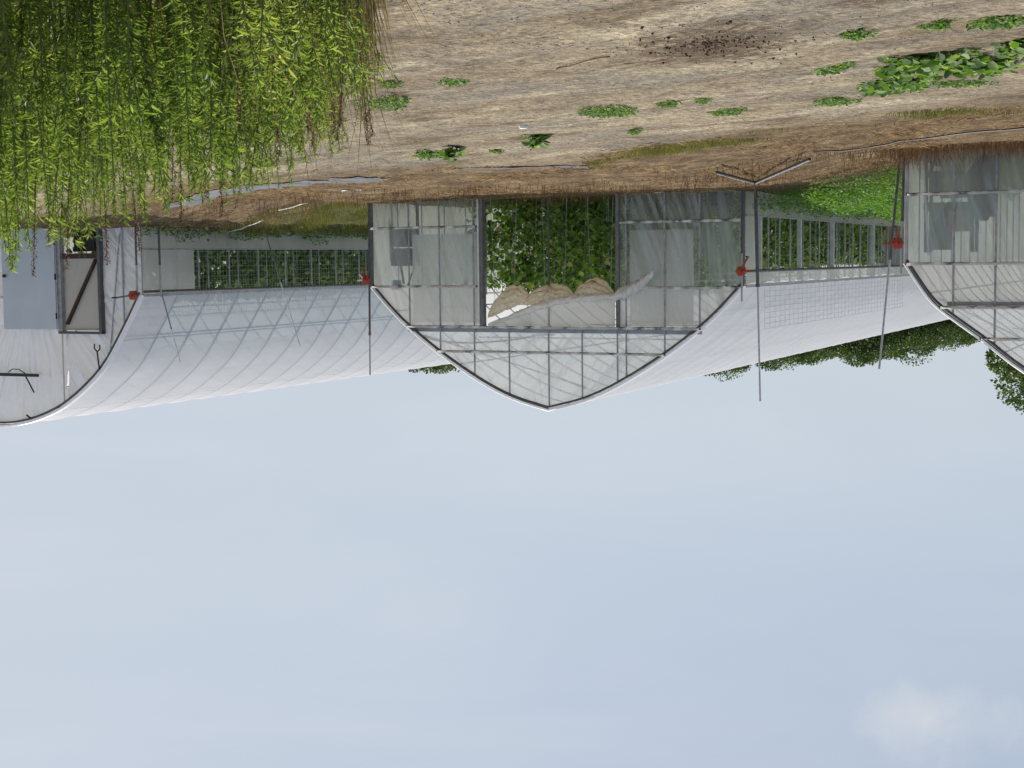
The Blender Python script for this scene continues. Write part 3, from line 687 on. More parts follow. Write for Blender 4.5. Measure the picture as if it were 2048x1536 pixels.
pole([wpt(FC,-.0,-.13,-.6), wpt(FC,.0,-.13,1.98)], .022, .022, .6, 'short upright pole against the left corner of the middle greenhouse')
pole([wpt(FL,9.16,-.16,-.6), wpt(FL,9.20,-.16,1.84)], .028, .020, .6, 'short upright pole against the corner of the left greenhouse')
pole([wpt(FL,9.28,.15,-.5), wpt(FL,9.62,.0,3.62)], .026, .020, .5, 'tall slanting pole beside the corner of the left greenhouse')
pole([wpt(FR,-.05,-.22,-.2), wpt(FR,.0,-.16,1.62)], .024, .024, .6, 'short pole at the left corner of the right greenhouse')
pole([wpt(FR,-.16,.45,-.2), wpt(FR,-.16,.47,1.62)], .026, .022, .6, 'short pole standing by the side panel of the right greenhouse')
pole([wpt(FR,-.16,.50,1.55), wpt(FR,.30,1.7,3.2)], .015, .012, .5, 'thin rod leaning back on the roof above the right greenhouse corner')
pole([wpt(FR,-.72,3.6,-.35), wpt(FR,-.1,6.2,3.05)], .017, .014, .5, 'long thin rod leaning from the grass onto the right greenhouse roof')
def winder(F, s, d, h, label, arms, rz=0):
    root = empty('crank_winder', wpt(F, s, d, h), TH+rz, label, 'winder', 'orange roll-up winders at the greenhouse corners')
    v = []; n = 6
    MB().tube([(0,-.05,0),(0,-.04,0),(0,.05,0),(0,.06,0)], [.085,.115,.115,.085], 6).build('gear_housing', M['orange'], root)
    MB().tube([(0,-.10,0),(0,-.05,0)], .035, 8).build('drive_hub', M['orange'], root)
    for (dx, dz, L, c) in arms:
        MB().bar((dx*.06,-.07,dz*.06),(dx*L,-.08,dz*L),.025,.035).build('crank_arm', M[c], root)
    dx, dz, L, c = arms[0]
    MB().tube([(dx*L,-.07,dz*L),(dx*L,-.22,dz*L)], .017, 8).build('handle_grip', M['black'], root)
    MB().box(-.03,.03,.0,.10,-.03,.03).build('pole_clamp', M['dark_steel'], root)
    return root
winder(FL, 9.24, -.30, 1.28, 'orange winder at the corner of the left greenhouse', [(0,-1,.30,'orange'),(1,.0,.24,'orange')])
winder(FC, -.02, -.25, 1.34, 'orange winder at the left corner of the middle greenhouse, its arm raised', [(-.5,-.85,.36,'orange'),(-1,.02,.26,'orange')])
winder(FC, 9.16, -.30, 1.47, 'orange winder at the right corner of the middle greenhouse', [(0,-1,.32,'orange'),(.8,.1,.22,'white_pipe'),(.6,-.6,.22,'white_pipe')])
winder(FR, .0, -.30, 1.57, 'orange winder at the corner of the silvery right greenhouse', [(.99,.12,.42,'dark_steel'),(-1,.05,.2,'dark_steel')])

# ------------------------------------------------------------------ low growth
def blades(name, pts, hmin, hmax, wmin, wmax, lean, m, label=None, kind='stuff', seed=1, tmpl=BLADE, flat=0.):
    r = np.random.default_rng(seed); n = len(pts)
    a = r.uniform(0, 2*PI, n); ln = np.abs(r.normal(0, lean, n))+flat
    ax = np.stack([np.cos(a)*ln, np.sin(a)*ln, np.ones(n)*np.clip(1-flat*.8,.08,1)], 1); nr = np.stack([np.cos(a+1.2), np.sin(a+1.2), np.zeros(n)+.2], 1)
    L = r.uniform(hmin, hmax, n)*np.array([1+.9*nz(p[0]*1.1, p[1]*.8, seed) for p in pts]); Wd = r.uniform(wmin, wmax, n)
    V, F = instances(pts, ax, nr, L, Wd, *tmpl)
    o = link(name, np_mesh(name, V, F), m); tag(o, kind=kind)
    if label: o['label'] = label
    return o
def scatter_sd(n, s0, s1, d0, d1, dens, seed, F=FC):
    r = np.random.default_rng(seed); out = []
    while len(out) < n:
        s = r.uniform(s0, s1); d = r.uniform(d0, d1)
        if r.uniform() > dens(s, d): continue
        p = wpt(F, s, d, 0); out.append((p[0], p[1], gz(p[0], p[1])-.01))
    return np.array(out)
def clumpy(a, b, k=.5, sc=.8): 
    return lambda s, d: max(0., min(1., k+1.5*nz(s*sc+a, d*sc*1.6+b, 3)))
def front_of(s):                                   # depth of the house fronts along s
    if s < -3.9: return -2.9
    if s > 12.6: return -4.2
    return 0.
def verge(s, d):
    f = front_of(s)
    if s < 0 and s > -4: f = -.6
    if 9.2 < s < 12.6: f = -1.8
    if d > f-.08: return 0
    x, y, _ = wpt(FC, s, d, 0); e = y-verge_y(x)+1.2*nz(x*.3, y*.3, 2)
    if e < 0: return .05 if e > -1.5 else 0
    return max(.03, min(1, .42+2.1*nz(x*.8, y*.55, 4)))
tag(blades('dead_grass', scatter_sd(40000, -16, 20, -19, 0, verge, 11), .05, .17, .007, .017, .8, M['straw'], seed=2, flat=.85), 'matted dry straw along the feet of the greenhouses')
def uprights(s, d):
    f = front_of(s)
    if -4 < s < 0: f = -.9
    if d > f-.1 or d < f-5.5: return 0
    k = .12
    if s < -4: k = 1. if d > f-1.4 else .45
    return k*max(0, min(1, .45+1.6*nz(s*1.1, d*1.3, 9)))
tag(blades('dead_weeds', scatter_sd(7000, -14, 13, -9.5, 0, uprights, 13), .14, .42, .006, .012, .25, M['dead_brown'], seed=4), 'brittle brown dead weed stems standing before the greenhouse fronts')
# dry stubble lying over the yard
def yard(x, y): return max(.06, min(1, .45+1.3*nz(x*.25+y*.1, y*.6, 6)))
r = np.random.default_rng(21); pts = []
while len(pts) < 30000:
    y = 8+30*r.uniform()**1.6*.8; x = r.uniform(-.42*y-.6, .30*y+.6)
    if r.uniform() > yard(x, y): continue
    s, d = sd_of(x, y)
    if y > verge_y(x)+.5: continue
    pts.append((x, y, gz(x, y)-.004))
tag(blades('dry_stubble', np.array(pts), .02, .07, .004, .010, .4, M['stubble'], seed=22, flat=1.1), 'bleached bits of flattened dry grass over the dirt yard')
# small stones
TS = []
r = np.random.default_rng(31); V, F = [], []
ico_v = np.array([(0,0,1),(.9,0,.1),(.2,.85,.15),(-.8,.4,.05),(-.6,-.7,.1),(.4,-.8,.05),(0,0,-.6)]); ico_f = [(0,1,2),(0,2,3),(0,3,4),(0,4,5),(0,5,1),(6,2,1),(6,3,2),(6,4,3),(6,5,4),(6,1,5)]
n = 9000; yy = 8+26*r.uniform(size=n)**1.5; xx = r.uniform(-.4, .32, n)*yy
keep = np.array([b < verge_y(a) and r.uniform() < max(.1, .4+1.8*nz(a*.3, b*.8, 17)) for a, b in zip(xx, yy)]); xx, yy = xx[keep], yy[keep]; n = len(xx)
a = r.uniform(0, 2*PI, n); z = np.array([gz(p, q) for p, q in zip(xx, yy)])
V, F = instances(np.stack([xx, yy, z], 1), np.stack([np.cos(a), np.sin(a), np.zeros(n)], 1), np.tile((0,0,1.), (n,1)), r.uniform(.005,.014,n)*(1+.8*(r.uniform(size=n)>.97)), r.uniform(.005,.013,n), ico_v, ico_f)
tag(link('gravel', np_mesh('gravel', V, F), M['stone']), 'small scattered stones and clods on the dirt yard', kind='stuff')
r = np.random.default_rng(37); n = 300; q = np.abs(r.normal(0,.55,n)); a = r.uniform(0, 2*PI, n)
xx = -1.58+np.cos(a)*q*.62-.18*np.sin(a)*q; yy = 12.0+np.sin(a)*q*1.1
V, F = instances([(p, t, gz(p, t)+.005) for p, t in zip(xx, yy)], np.stack([np.cos(a*7), np.sin(a*7), r.uniform(0,.5,n)], 1), np.stack([r.normal(0,.3,n), r.normal(0,.3,n), np.ones(n)], 1), r.uniform(.006,.020,n), r.uniform(.002,.006,n), ico_v, ico_f)
tag(link('mulch', np_mesh('mulch', V, F), M['wood_chip']), 'dark brown rotted mulch scattered on the dirt in the near left yard', kind='stuff')
# grass between the middle and the right house
def between(s, d): return 1. if s < 12.3 else .3
tag(blades('grass', scatter_sd(15000, 9.3, 12.55, -2.2, 14, lambda s, d: max(.15, min(1, .6+1.3*nz(s*.9, d*.9, 5))), 41), .06, .22, .007, .014, .55, M['grass'], seed=42), 'short yellowish grass between the middle and right greenhouses')
tag(blades('grass', scatter_sd(4000, -9, 0, -16, -5, lambda s, d: (lambda x, y: max(0, min(1, .25+2.2*nz(s*.5, d*.9, 25))) if abs(y-verge_y(x)-.9) < .9 else 0)(*wpt(FC, s, d, 0)[:2]), 43), .03, .10, .007, .014, .5, M['grass'], seed=44), 'yellow green grass streaks in the straw verge at left')
# lush growth between the left and middle house
def lush_mesh():
    r = np.random.default_rng(51); n = 24000; pos = []
    while len(pos) < n:
        s = r.uniform(-4.0, -.25); d = r.uniform(-1.9, 13)
        if d < -.4 and s > -1.6: continue
        if d < -1.2 and s > -2.6: continue
        top = (.30+.34*smooth01(-1.0, -2.6, s)+.10*smooth01(-1.5,1.5,d))*(1+.7*nz(s*1.3, d*1.3, 8))*(1-.6*smooth01(-3.3,-4.0,s))
        x, y, _ = wpt(FC, s, d, 0); pos.append((x, y, gz(x, y)+top*r.uniform(.05,1)**.7))
    pos = np.array(pos); a = r.uniform(0, 2*PI, n)
    ax = np.stack([np.cos(a), np.sin(a), r.normal(.15,.35,n)], 1); nr = np.stack([r.normal(0,.3,n), r.normal(0,.3,n), np.ones(n)], 1)
    L = r.uniform(.025, .075, n); return instances(pos, ax, nr, L, L*.7, *BROAD)
V, F = lush_mesh(); tag(link('lush_weeds', np_mesh('lush_weeds', V, F), M['lush']), 'bright green lush weeds filling the gap between left and middle greenhouses', kind='stuff')
# weeds creeping along the foot of the right house
def edge_weeds():
    r = np.random.default_rng(55); n = 2600; s = 12.66-.05-np.abs(r.normal(0,.35,n)); d = r.uniform(-4.4, 12, n); pos = []
    for a, b in zip(s, d):
        x, y, _ = wpt(FC, a, b, 0); pos.append((x, y, gz(x, y)+.3*r.uniform()*max(.15, .6+1.2*nz(b*.9, 1, 6))))
    a = r.uniform(0, 2*PI, n); ax = np.stack([np.cos(a), np.sin(a), r.normal(.2,.4,n)], 1); nr = np.stack([r.normal(0,.4,n), r.normal(0,.4,n), np.ones(n)], 1)
    L = r.uniform(.04,.10,n); return instances(np.array(pos), ax, nr, L, L*.6, *BROAD)
V, F = edge_weeds(); tag(link('edge_weeds', np_mesh('edge_weeds', V, F), M['lowweed']), 'straggling weeds along the foot of the right greenhouse side', kind='stuff')

# low weeds in the yard, each patch its own thing
def weed_mesh(name, rx, ry, h, n, size, seed, rot=0., broad=True):
    r = np.random.default_rng(seed); P = []
    big = size > .075
    while len(P) < n:
        q, a = r.uniform()**.55, r.uniform(0, 2*PI); x, y = math.cos(a)*q, math.sin(a)*q
        k = 1+.9*nz(x*1.6+seed, y*1.6, seed*.3)
        if q > 1.02*k or r.uniform() > (1.15-.85*(q/k)**2)*(.95+.8*nz(x*3, y*3, seed)): continue
        P.append((x*rx, y*ry, h*r.uniform(.08,1)*max(.25,(1-q*q*.6))*(1+.5*nz(x*3+9, y*3, seed))))
    P = np.array(P); x, y, z = P[:,0], P[:,1], P[:,2]; a = r.uniform(0, 2*PI, n)
    ax = np.stack([np.cos(a), np.sin(a), r.normal(.25,.35,n)], 1); nr = np.stack([r.normal(0,.35,n), r.normal(0,.35,n), np.ones(n)], 1)
    L = r.uniform(.6,1.4,n)*size; c, s_ = math.cos(rot), math.sin(rot)
    V, F = instances(np.stack([x*c-y*s_, x*s_+y*c, z], 1), ax, nr, L, L*(.75 if big else .5), *BROAD)
    return np_mesh(name, V, F)
def weed(x, y, rx, ry, h, n, size, seed, label, cat='weeds', broad=True):
    if size < .075: size *= .75; n = int(n*3.2)
    else: n = int(n*.8)
    o = link('weed_patch', weed_mesh('weed_patch', rx, ry, h, n, size, seed, 0., broad), M['lowweed']); o.location = (x, y, gz(x, y)-.01)
    return tag(o, label, cat, 'green weed patches on the dirt yard')
weed(-3.57,13.35,.42,.85,.09,620,.085,201,'largest leafy weed patch, with pale leaves, on the left of the yard')
weed(-3.74,15.1,.34,.75,.08,420,.08,202,'leafy weed patch adjoining the largest one on its house side')
weed(-4.15,13.6,.30,.50,.10,300,.085,203,'dense leafy weed patch between the largest patch and the left picture edge')
weed(-4.05,12.2,.26,.40,.10,240,.08,204,'leafy weed patch nearest the left picture edge')
weed(-4.45,15.2,.36,.22,.05,150,.05,205,'thin trailing weed strip behind the largest leafy patch')
weed(-2.86,13.7,.17,.42,.05,130,.05,206,'small weed mat just right of the largest leafy patch')
weed(-2.58,11.5,.12,.22,.045,100,.045,207,'small weed tuft in the near left yard, closer to the middle')
weed(-3.10,11.2,.14,.24,.05,110,.045,208,'small weed tuft in the near left yard, left of its twin')
weed(-3.50,11.1,.22,.30,.05,150,.05,209,'ragged weed mat at the near left edge of the yard')
weed(-3.50,16.6,.27,.45,.05,170,.05,210,'long weed mat behind the leafy patches, toward the straw verge')
weed(-1.12,17.1,.36,.62,.06,300,.05,211,'biggest green mat in the middle of the yard, facing the open doorway')
weed(-1.70,16.5,.13,.28,.05,90,.045,212,'small weed tuft left of the middle mat')
weed(-2.05,16.4,.11,.22,.04,60,.045,213,'second small weed tuft left of the middle mat')
weed(-2.48,17.6,.22,.48,.05,170,.05,214,'oval weed mat midway between the middle mat and the left verge')
weed(.80,22.2,.12,.14,.24,60,.13,215,'pale broadleaf plant before the right panel of the middle greenhouse')
weed(1.22,23.1,.24,.55,.10,170,.07,216,'low weed clump beside the pale broadleaf plant')
weed(-.34,20.6,.17,.20,.18,80,.11,217,'upright broadleaf clump before the open doorway')
weed(1.26,16.1,.24,.65,.07,240,.05,218,'weed mat partly hidden by the edge of the tall green thicket')
weed(1.10,14.5,.13,.28,.05,90,.045,219,'small weed strip beside the edge of the tall thicket')
weed(.50,14.4,.16,.30,.04,90,.045,220,'small weed strip in the yard right of centre')
weed(-1.60,19.8,.12,.32,.04,80,.045,221,'faint weed tuft close to the straw verge')
weed(-.95,9.75,.12,.22,.05,90,.045,222,'weed tuft at the very front of the yard')
weed(.18,22.9,.12,.20,.06,30,.07,223,'tiny dark sprig right of the doorway clump')
# ------------------------------------------------------------------ litter and hardware on the ground
def gp(x, y, dz=.02): return (x, y, gz(x, y)+dz)
fm = empty('metal_frame', gp(-4.68,29.5,.12), 0, 'bent V shaped dark metal frame lying in the straw', 'metal frame')
o0 = Vector(fm.location)
for (x, y, z) in ((-3.54,26.4,.13),(-4.96,25.6,.13)):
    q = Vector(gp(x, y, z))-o0; MB().bar((0,0,0), q, .05, .035).build('bar', M['black'], fm)
    MB().bar((0,.02,.022), q+Vector((0,.02,.022)), .02, .02).build('lit_edge', M['mid_steel'], fm)  # grey strip paints the lit top, the black bar the shaded side
def ground_line(name, pts, r, m, label, cat, dz=.03, n=6):
    cp = catmull(pts, 5); a = gp(*pts[0], dz)
    o = MB().tube([Vector(gp(x, y, dz+.01*nz(x*3,y*3,1)))-Vector(a) for x, y in cp], r, n).build(name, M[m], None, True); o.location = a
    return tag(o, label, cat)
ground_line('irrigation_hose', [(-4.9,25.0),(-4.75,23.6),(-5.3,22.3),(-5.8,21.0),(-6.6,19.8),(-8.0,18.4)], .013, 'black', 'dark grey irrigation hose winding through the straw at left', 'hose')
ground_line('white_pipe', [(9.5,40.6),(8.68,40.0),(7.4,38.4)], .016, 'white_pipe', 'long white pipe lying by the corner of the right greenhouse', 'pipe', .08)
ground_line('white_pipe', [(7.05,37.2),(6.2,36.4),(5.75,36.0)], .016, 'white_pipe', 'broken white pipe lying at the edge of the grass', 'pipe', .08)
ground_line('white_pipe', [(5.3,35.4),(4.85,35.1),(4.55,34.8)], .016, 'white_pipe', 'short white pipe nearest the middle greenhouse', 'pipe', .08)
ground_line('stick', [(-.41,13.6),(-.58,13.0),(-.82,12.6)], .007, 'twig', 'bent dry stick lying across the open dirt', 'stick', .015)
def strip_sheet(name, pts, w, m, label, cat):
    cp = catmull(pts, 6); a = Vector(gp(*pts[0], .03)); P = []
    for i, (x, y) in enumerate(cp):
        q = cp[min(i+1, len(cp)-1)]; p = cp[max(i-1, 0)]; t = Vector((q[0]-p[0], q[1]-p[1])).normalized(); nn = Vector((-t.y, t.x)); ww = w*(.75+.5*nz(i*.5, 3, 3))
        P.append([Vector(gp(x+nn.x*k*ww, y+nn.y*k*ww, .018+.02*nz(x*2+k, y*2, 5)))-a for k in (-.5,-.25,0,.25,.5)])
    o = MB().grid(P).build(name, m, None, True); o.location = a; return tag(o, label, cat)
strip_sheet('ground_cloth', [(7.0,32.6),(6.42,32.0),(5.4,30.7),(4.35,29.3),(3.3,28.5),(2.4,27.6)], 1.0, M['tarp'], 'grey strip of ground cloth lying in the straw before the right greenhouse', 'ground cloth')
strip_sheet('ground_cloth', [(.9,26.3),(.2,25.9),(-.6,25.7),(-1.3,25.6)], .30, M['tarp'], 'small dirty grey cloth half buried in straw before the doorway', 'ground cloth')
strip_sheet('plastic_scrap', [(3.35,30.9),(3.17,30.7),(2.95,30.65)], .16, M['strip_white'], 'white plastic scrap beside the grey ground cloth', 'scrap')
blob('stone', gp(-.17,18.7,-.02), (.05,.035,.03), M['white_pipe'], 'small white stone on the dirt in the middle of the yard', 'stone', 5)

# ------------------------------------------------------------------ the tall weed thicket at the right
def thicket():
    r = np.random.default_rng(61); leaves = []; stems = MB(); dead = MB()
    P, A, NR, LL, WW = [], [], [], [], []
    n = 0
    while n < 560:
        y = r.uniform(5.6, 10.4); x = r.uniform(.62, .39*y)
        e0 = .092*y+.03*nz(y*.8, 2, 2)*y                # ragged right-to-left edge
        if x < e0 or r.uniform() > .62+1.3*nz(x*2.1, y*2.1, 31): continue
        t = (x/y-.09)/.25; hh = .98+.62*min(1, max(0, t))**.8
        edge = smooth01(e0, e0+.35, x)
        h = hh*(1+.10*nz(x*1.4, y*1.4, 7))*r.uniform(.66,1.05)*(.72+.28*edge)
        if y > 8.6: h *= .95
        n += 1
        z0 = gz(x, y); a = r.uniform(0, 2*PI); ln = r.uniform(.02,.20)
        pts = [(x+math.cos(a)*ln*k*k, y+math.sin(a)*ln*k*k, z0+h*k) for k in (0,.25,.5,.75,1)]
        stems.tube(pts, [.0055,.005,.0042,.003,.0015], 4, False)
        nl = int(185*h*(1 if edge > .6 else .5)); k = r.uniform(.18,1,nl)**.8; ang = np.arange(nl)*2.4+r.uniform(0,6)
        P += [(x+math.cos(a)*ln*q*q, y+math.sin(a)*ln*q*q, z0+h*q) for q in k]
        up = r.normal(.75,.55,nl)+.5*(k > .9); A.append(np.stack([np.cos(ang), np.sin(ang), up], 1))
        NR.append(np.stack([-np.cos(ang)*.5+r.normal(0,.25,nl), -np.sin(ang)*.5+r.normal(0,.25,nl), np.ones(nl)], 1))
        l = r.uniform(.022,.060,nl)*(1.1-.3*(k > .85)); LL.append(l); WW.append(l*r.uniform(.075,.13,nl))
        if r.uniform() < .55:                           # short side shoots
            for q in r.uniform(.45,.9,3):
                b = r.uniform(0, 2*PI); p0 = Vector((x+math.cos(a)*ln*q*q, y+math.sin(a)*ln*q*q, z0+h*q)); p1 = p0+Vector((math.cos(b)*.10, math.sin(b)*.10, .17*r.uniform(.7,1.2)))
                stems.tube([p0, p1], [.003,.001], 3, False)
                m = 9; kk = r.uniform(.2,1,m); P += [tuple(p0.lerp(p1, t_)) for t_ in kk]; ag = r.uniform(0,2*PI,m)
                A.append(np.stack([np.cos(ag), np.sin(ag), r.normal(.6,.4,m)], 1)); NR.append(np.stack([r.normal(0,.4,m), r.normal(0,.4,m), np.ones(m)], 1))
                l = r.uniform(.04,.08,m); LL.append(l); WW.append(l*.16)
    V, F = instances(np.array(P), np.concatenate(A), np.concatenate(NR), np.concatenate(LL), np.concatenate(WW), *NARROW)
    return np_mesh('weed_leaves', V, F), stems
me, stems = thicket()
th = link('weed_thicket', me, M['weed']); tag(th, 'dense thicket of tall green weeds with narrow leaves in the foreground', kind='stuff')
st = stems.build('stems', M['stem_green'], th, False); tag(st, kind='stuff')
# pale dead grass culms mixed in along the thin edge of the thicket
r = np.random.default_rng(71); P = []
while len(P) < 560:
    y = r.uniform(6.0, 10.2); x = y*(.085+abs(r.normal(0,.035)))
    if x > .25*y: continue
    P.append((x, y, gz(x, y)))
while len(P) < 760:
    y = r.uniform(6.0, 8.6); x = r.uniform(.12*y, .36*y); P.append((x, y, gz(x, y)+.25*x))
tag(blades('dry_culms', np.array(P), .40, 1.05, .004, .009, .13, M['culm'], seed=72), 'thin brown dry grass stems along the edge of the green thicket')
# brown dock stalks
def dock_mesh(h, seed):
    r = np.random.default_rng(seed); mb = MB(); n = 7
    bend = r.uniform(-.06,.06,2); pts = [(bend[0]*(k/n)**2, bend[1]*(k/n)**2, h*k/n) for k in range(n+1)]
    mb.tube(pts, [.005-.0035*k/n for k in range(n+1)], 4, False)
    V, F = [], []
    P, A = [], []
    for k in np.linspace(.86, 1.0, 120):
        a = r.uniform(0, 2*PI); P.append((bend[0]*k*k+math.cos(a)*.006, bend[1]*k*k+math.sin(a)*.006, h*k)); A.append((math.cos(a), math.sin(a), .9))
    V, F = instances(P, A, np.tile((0,0,1.),(len(P),1)), r.uniform(.008,.017,len(P)), r.uniform(.006,.010,len(P)), *NARROW)
    return np_mesh('seed_head', V, F), mb
protos = [dock_mesh(h, 80+i) for i, h in enumerate((1.66,1.40,1.05))]
spots = [(2.02,6.9,0),(2.14,7.1,0),(1.92,7.3,0),(1.70,6.8,0),(2.3,6.6,0),(2.22,7.9,0),(1.58,7.4,1),(1.52,7.2,1),(1.46,7.7,1),(1.38,6.9,1),(1.2,7.0,2),(1.13,7.2,2),(1.0,7.3,2),(.95,7.6,2),(.88,7.5,2),(.80,7.2,2),(.76,7.9,2),(.72,7.4,2),(.70,6.8,2),(.84,8.2,2)]
first = {}
for i, (x, y, k) in enumerate(spots):
    if k not in first:
        seed_me, stem_mb = protos[k]; stem_me = stem_mb.mesh('stalk'); seed_me.materials.append(M['dock']); stem_me.materials.append(M['twig']); first[k] = (seed_me, stem_me)
    root = empty('dock_stalk', (x, y, gz(x, y)), i*1.3, 'brown dry seed stalk rising above the tall green weeds', 'dry stalk', 'brown dry seed stalks in the weed thicket')
    part('stalk', first[k][1], None, root); part('seed_head', first[k][0], None, root)
    root.scale = (1,1,.94+.12*((i*37) % 10)/10)

# ------------------------------------------------------------------ trees beyond
def tree_mesh(h, cr, seed, nleaf, leaf):
    r = np.random.default_rng(seed); lobes = []
    for i in range(34):
        a = r.uniform(0, 2*PI); t = r.uniform(.22, 1); rad = cr*(1-.75*abs(t-.5)**1.4*1.6)*r.uniform(.25,.9)
        lobes.append((math.cos(a)*rad, math.sin(a)*rad, h*(.22+.72*t), cr*r.uniform(.22,.42)))
    lb = np.array(lobes); k = r.integers(0, len(lb), nleaf)
    d = r.normal(0, 1, (nleaf,3)); d /= np.linalg.norm(d, axis=1, keepdims=True); rr = r.uniform(.45,1.08,nleaf)**.6
    pos = lb[k,:3] + d*(lb[k,3]*rr)[:,None]*np.array([1,1,.8])
    ax = d+r.normal(0,.6,(nleaf,3)); nr = d*.6+r.normal(0,.5,(nleaf,3))+np.array([0,0,.5]); L = r.uniform(.6,1.4,nleaf)*leaf
    V, F = instances(pos, ax, nr, L, L*.8, *NARROW)
    mb = MB(); mb.tube([(0,0,-.5),(.05,.02,h*.3),(-.05,.05,h*.62),(0,0,h*.9)], [h*.028,h*.022,h*.013,h*.004], 7)
    for q in lobes[::2]: mb.tube([(0,0,h*.25+q[2]*.2), (q[0]*.5,q[1]*.5,q[2]*.75), (q[0],q[1],q[2])], [h*.010,h*.006,h*.002], 5)
    return np_mesh('crown', V, F), mb.mesh('trunk', True)
TM = [tree_mesh(9, 3.6, 300, 24000, .165), tree_mesh(9, 3.0, 301, 20000, .16), tree_mesh(9, 4.2, 302, 27000, .165), tree_mesh(9, 2.6, 303, 16000, .15)]
for c, t in TM: c.materials.append(M['tree']); t.materials.append(M['bark'])
def tree(px, topy, dist, k, label, wf=1.0, rz=0., group='trees in the wooded row behind the greenhouses'):
    x = (1024-px)/3073*dist; ztop = EYE+(topy-521)/3073*dist; z0 = gz(x, dist)-.2; h = ztop-z0
    root = empty('tree', (x, dist, z0), rz, label, 'tree', group); f = h/8.9; root.scale = (f*wf, f*wf, f)
    part('trunk', TM[k][1], None, root); part('crown', TM[k][0], None, root)
WL = 'leafy tree in the wooded row behind the middle greenhouse roof, one among its like'
for i, (px, ty, dist, k, wf) in enumerate([(1965,690,92,0,1.),(1915,692,96,2,1.),(1862,704,90,1,1.1),(1815,716,97,2,1.),(1768,733,92,0,1.),(1722,720,99,2,1.),(1676,722,93,1,1.2),(1628,727,98,0,1.),(1590,724,90,2,.9),(1548,712,97,1,1.1),(1508,738,93,0,.9),(1462,742,99,2,.9),(1405,758,92,3,.9),(1740,715,106,0,1.2),(1880,684,108,2,1.2),(1620,716,108,2,1.2),(1500,722,110,0,1.1)]):
    tree(px, ty, dist, k, WL, wf, i*1.7)
tree(2112, 842, 62, 0, 'taller nearer tree rising behind the left greenhouse at the picture edge', .95, 2.2, None)
tree(862, 747, 95, 3, 'small treetop showing between the middle and right greenhouse roofs', 1.0, .6, None)
tree(900, 741, 99, 1, 'treetop half hidden by the right slope of the middle greenhouse arch', .9, 3.1, None)

# ------------------------------------------------------------------ light and sky
sun_dir = Vector((.34, .50, .80)).normalized()
elev = math.asin(sun_dir.z); az = math.atan2(sun_dir.x, sun_dir.y)
sl = bpy.data.lights.new('sun', 'SUN'); sl.energy = 4.9; sl.angle = math.radians(.6); sl.color = (1,.94,.85)
so = bpy.data.objects.new('sun', sl); COL.objects.link(so); so.rotation_euler = (-sun_dir).to_track_quat('-Z','Y').to_euler()
w = bpy.data.worlds.new('World'); sc.world = w; w.use_nodes = True; nt = w.node_tree; nt.nodes.clear()
out = nt.nodes.new('ShaderNodeOutputWorld'); bg = nt.nodes.new('ShaderNodeBackground')
sky = nt.nodes.new('ShaderNodeTexSky'); sky.sky_type = 'NISHITA'; sky.sun_disc = False
sky.sun_elevation = elev; sky.sun_rotation = az; sky.air_density = 1.0; sky.dust_density = 1.2; sky.ozone_density = 1.5; sky.altitude = 100
tc = nt.nodes.new('ShaderNodeTexCoord').outputs['Generated']
veil = ramp(nt, tex_noise(nt, mapping(nt, tc, scale=(2.2,2.2,9), rot=(0,.25,0)), 1.3, 6, .55, .6), [(.35,(.0,.0,.0)),(.72,(1,1,1))]).outputs[0]
cl = ramp(nt, tex_noise(nt, mapping(nt, tc, loc=(1.4,.3,.2), scale=(3,3,8), rot=(0,.3,0)), 1.6, 7, .6, .5), [(.56,(0,0,0)),(.74,(1,1,1))]).outputs[0]
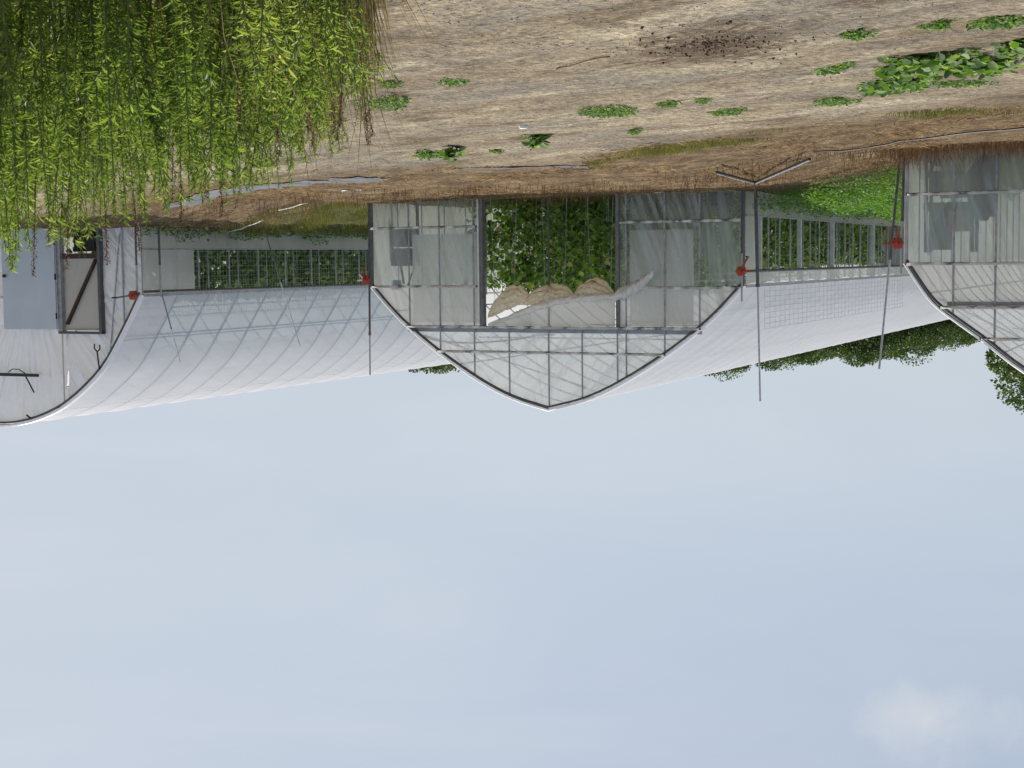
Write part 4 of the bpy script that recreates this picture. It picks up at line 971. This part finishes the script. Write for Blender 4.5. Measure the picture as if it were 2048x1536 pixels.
# thin haze over the whole sky, thickest low down
zz = N(nt, 'ShaderNodeSeparateXYZ', {0: tc}).outputs[2]
hz = N(nt, 'ShaderNodeMapRange', {0: zz, 1: .0, 2: .45, 3: .95, 4: .60}).outputs[0]
xx = N(nt, 'ShaderNodeSeparateXYZ', {0: tc}).outputs[0]
hz = math_n(nt, 'ADD', hz, math_n(nt, 'MULTIPLY', xx, .42), True)
c = mixc(nt, hz, sky.outputs[0], (5.75,6.4,7.25))
c = mixc(nt, math_n(nt,'MULTIPLY',veil,.35), c, (6.8,7.15,7.9))
c = mixc(nt, math_n(nt,'MULTIPLY',cl,.14), c, (6.9,7.0,7.4))
pd = Vector((-826/3073, 1, 682/3073)); pd = Vector((pd.x, math.cos(.0802)-math.sin(.0802)*pd.z, math.sin(.0802)+math.cos(.0802)*pd.z)).normalized()
dv = N(nt, 'ShaderNodeVectorMath', {0: mapping(nt, N(nt, 'ShaderNodeVectorMath', {0: tc, 1: tuple(pd)}, operation='SUBTRACT').outputs[0], rot=(0,-.35,0), scale=(1,1,2.0))}, operation='LENGTH').outputs['Value']
puff = math_n(nt, 'ADD', dv, math_n(nt, 'MULTIPLY', math_n(nt, 'SUBTRACT', tex_noise(nt, tc, 14, 7, .65), .5), .14))
c = mixc(nt, math_n(nt, 'MULTIPLY', ramp(nt, puff, [(.0,(1,1,1)),(.056,(0,0,0))]).outputs[0], .55), c, (7.4,7.4,7.6))
nt.links.new(c, bg.inputs[0]); bg.inputs[1].default_value = .1; nt.links.new(bg.outputs[0], out.inputs[0])

# ------------------------------------------------------------------ camera (the photograph is upside down: the camera was held the other way up)
f = 3073.4; pit = .0802; rol = .0115
cam = bpy.data.cameras.new('camera'); cam.sensor_width = 36; cam.lens = 36*f/2048; cam.clip_start = .1; cam.clip_end = 4000
co = bpy.data.objects.new('camera', cam); COL.objects.link(co)
Fw = Vector((0, math.cos(pit), math.sin(pit))); R0 = Vector((1,0,0)); U0 = Vector((0,-math.sin(pit), math.cos(pit)))
Rt = -(R0*math.cos(rol)-U0*math.sin(rol)); Up = -(R0*math.sin(rol)+U0*math.cos(rol))
mw = Matrix((Rt, Up, -Fw)).transposed().to_4x4(); mw.translation = (0,0,EYE); co.matrix_world = mw
sc.camera = co
sc.view_settings.view_transform = 'Standard'; sc.view_settings.look = 'None'; sc.view_settings.exposure = 0
sc.render.engine = 'CYCLES'
sc.cycles.max_bounces = 10; sc.cycles.transparent_max_bounces = 24; sc.cycles.transmission_bounces = 8; sc.cycles.diffuse_bounces = 4
sc.cycles.use_denoising = True
sc.cycles.sample_clamp_indirect = 6
